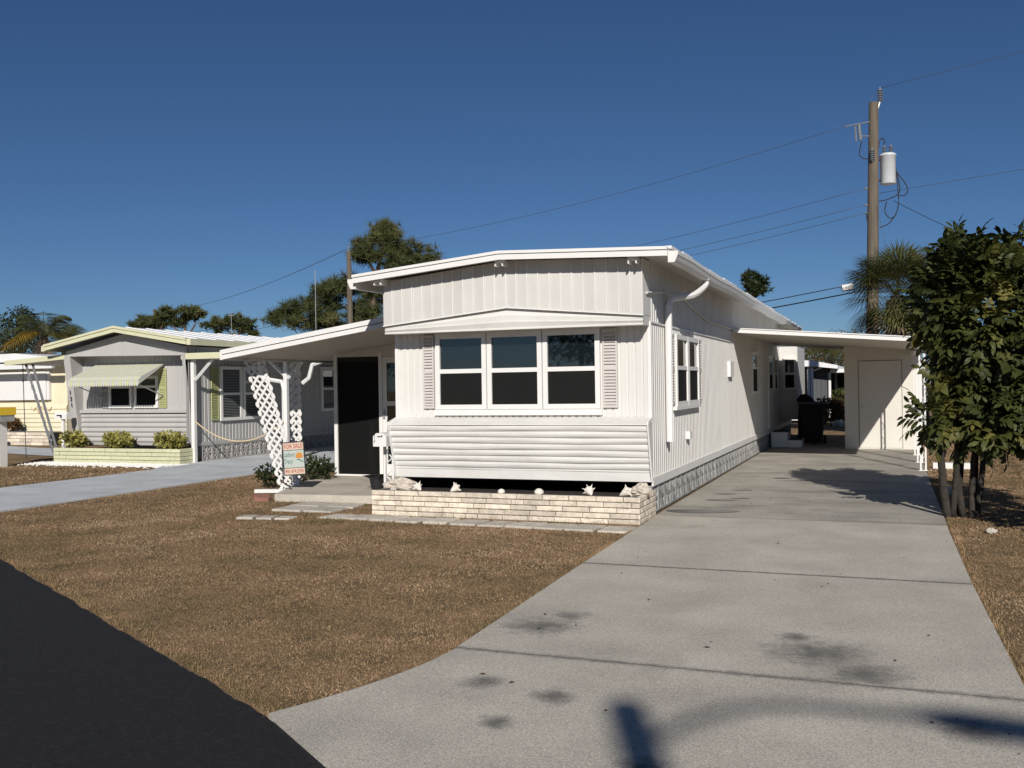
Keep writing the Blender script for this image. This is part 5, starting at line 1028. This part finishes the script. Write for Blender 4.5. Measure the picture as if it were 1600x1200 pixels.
part('jumper_cables', 'cable', UP, lambda q: [q.tube(smooth(p), .016, 6) for p in ([(-.55, 29.8, 8.45), (-.62, 29.8, 8.1), (-.45, 29.8, 7.95), (-.28, 29.78, 7.97)], [(-.15, 29.9, 8.0), (-.05, 29.95, 8.5), (.06, 30.0, 8.5), (.06, 30.02, 8.35)], [(.32, 30.0, 7.8), (.45, 30.0, 7.2), (.42, 30, 6.9), (.1, 29.98, 6.75), (-.1, 29.95, 6.72)], [(.34, 30.0, 7.6), (.65, 30.0, 7.1), (.62, 30.0, 6.85), (.4, 30.0, 6.85)], [(.36, 30.0, 7.7), (.42, 30.0, 6.6), (.2, 30.0, 6.1), (-.1, 29.95, 5.95)], [(-.45, 29.85, 6.4), (-.42, 29.85, 6.1), (-.25, 29.85, 5.9)], [(.1, 30.0, 6.7), (.05, 30.0, 6.4), (.2, 30.0, 6.2), (.35, 30.0, 6.3)])])
for z in (7.1, 6.62, 6.38): part('spool_insulator', 'porcelain', UP, lambda q: (q.tube([(-.5, 29.86, z), (-.3, 29.9, z)], .03, 6)))
part('splice_box', 'white_trim', UP, lambda q: q.tube([(-1.15, 29.6, 4.2), (-.85, 29.66, 4.25)], .1, 8))
P2 = thing('utility_pole', (-24.36, 40.93, 0), 'thin distant wooden utility pole in front of the big pine', 'utility pole'); part('pole', 'wood_pole', P2, lambda q: q.tube([(-24.33, 40.93, 0), (-24.4, 40.92, 8.2)], [.16, .12], 8)); part('top_insulator', 'porcelain', P2, lambda q: q.tube([(-24.4, 40.92, 8.2), (-24.4, 40.92, 8.5)], .05, 6))
P3v = V(243, 483, 110); P3 = thing('utility_pole', (P3v.x, P3v.y, 0), 'very distant utility pole among the far pines', 'utility pole'); part('pole', 'wood_pole', P3, lambda q: q.tube([(P3v.x, P3v.y, 0), tuple(P3v)], [.18, .14], 7)); part('crossarm', 'galv', P3, lambda q: q.box(P3v.x-.5, P3v.x+.5, P3v.y-.05, P3v.y+.05, P3v.z-1.3, P3v.z-1.1))
for (px, py, pb, t_, lab) in ((363, 487, 540, 60, 'thin rooftop antenna mast before the low rounded far pine'), (495, 422, 520, 40, 'thin antenna mast left of the distant wooden pole')):
    a = V(px, py, t_); m_ = thing('antenna_mast', (a.x, a.y, 0), lab, 'antenna'); part('mast', 'galv', m_, lambda q: q.tube([(a.x, a.y, 0), tuple(a)], .016, 6))
    if px < 400: part('crossbar', 'galv', m_, lambda q: q.box(a.x-.25, a.x+.2, a.y-.01, a.y+.01, a.z-.25, a.z-.22))
def wire(a, bb, sag, r, label, m='wire'):
    a, bb = Vector(a), Vector(bb); b = MB(); b.tube([a.lerp(bb, t)-Vector((0, 0, 4*sag*t*(1-t))) for t in np.linspace(0, 1, 26)], r*.5, 5); tag(b.build('power_line', m, None, True), label, 'power line', 'overhead lines')
P0 = Vector((-.21, 29.95, 9.6))+(Vector((-.21, 29.95, 0))-Vector((-24.4, 40.92, 0)))*1.0; P0.z = 11.3
wire((-1.0, 29.64, 8.93), (-24.42, 40.9, 8.35), .45, .015, 'uppermost power line from the near pole to the distant wooden pole')
wire((-.03, 30, 10.0), (-1.0, 29.64, 8.95), .0, .010, 'short slack line on top of the near pole')
wire((-.03, 30, 10.02), tuple(P0), .25, .013, 'highest power line leaving the near pole to the right')
for z, z2, lab in ((7.1, 7.2, 'upper'), (6.62, 6.7, 'middle'), (6.38, 6.4, 'lower')): wire((-.5, 29.86, z), (-24.4, 40.92, z2-.9), .5, .015, '%s of the three parallel lines behind the roof' % lab)
wire((-.1, 29.95, 6.95), (P0.x, P0.y, 8.0), .25, .013, 'lower power line leaving the near pole to the right')
wire((.3, 30.0, 6.7), (6.5, 24.6, 2.7), .25, .018, 'service drop sloping down behind the leafy tree', 'cable')
wire((-1.15, 29.6, 4.25), (-24.3, 40.9, 3.6), .5, .028, 'upper thick cable bundle at roof height behind the home', 'cable'); wire((-.45, 29.85, 4.15), (-24.3, 40.9, 2.9), .4, .04, 'thick black cable below the bundle behind the home', 'cable')
wire((-24.42, 40.9, 8.35), tuple(P3v), .9, .03, 'distant power line running on past the big pine')
for z, lab in ((6.2, 'upper'), (5.6, 'lower')): wire((-24.4, 40.9, z), (P3v.x, P3v.y, P3v.z-2.5-(6.2-z)), .8, .025, '%s faint distant line above the grey home roof' % lab)
wire((-.2, 29.9, 6.8), (.9, 27.6, .3), 0, .01, 'thin guy wire slanting down from the near pole')
# street light behind the viewer: its shadow falls on the driveway apron
hp = 7.8; kk = hp/.587; bx_, by_ = -1.155+.38*kk, 4.338-kk
SL = thing('street_light', (bx_, by_, 0), 'wooden street light pole with curved arm casting the driveway shadow', 'street light')
part('pole', 'wood_pole', SL, lambda q: q.tube([(bx_, by_, 0), (bx_, by_, hp)], [.12, .095], 12)); part('arm', 'galv', SL, lambda q: q.tube([(bx_, by_, hp-.3), (bx_+.25, by_, hp-.08), (bx_+.55, by_, hp+.08), (bx_+.85, by_, hp+.15), (bx_+1.4, by_, hp+.16)], .027, 8)); part('lamp_head', 'galv', SL, lambda q: q.tube([(bx_+1.35, by_, hp+.16), (bx_+1.5, by_, hp+.15), (bx_+1.8, by_, hp+.12), (bx_+2.05, by_, hp+.11)], [.04, .09, .10, .05], 10))
# leaf litter on the concrete
n = 60; x = RNG.uniform(-2.2, .5, n); y = RNG.uniform(4, 16, n); a = RNG.uniform(0, 6.28, n); s = RNG.uniform(.008, .022, n); z = .029+0*x
lv = np.stack([np.stack([x+s*np.cos(a), y+s*np.sin(a), z], 1), np.stack([x-s*.4*np.sin(a), y+s*.4*np.cos(a), z+.006], 1), np.stack([x-s*np.cos(a), y-s*np.sin(a), z], 1), np.stack([x+s*.4*np.sin(a), y-s*.4*np.cos(a), z+.002], 1)], 1)
tag(arrays_mesh('leaf_litter', lv, 4, 'brown'), 'scattered tiny dry leaves on the driveway', 'leaves', kind='stuff')
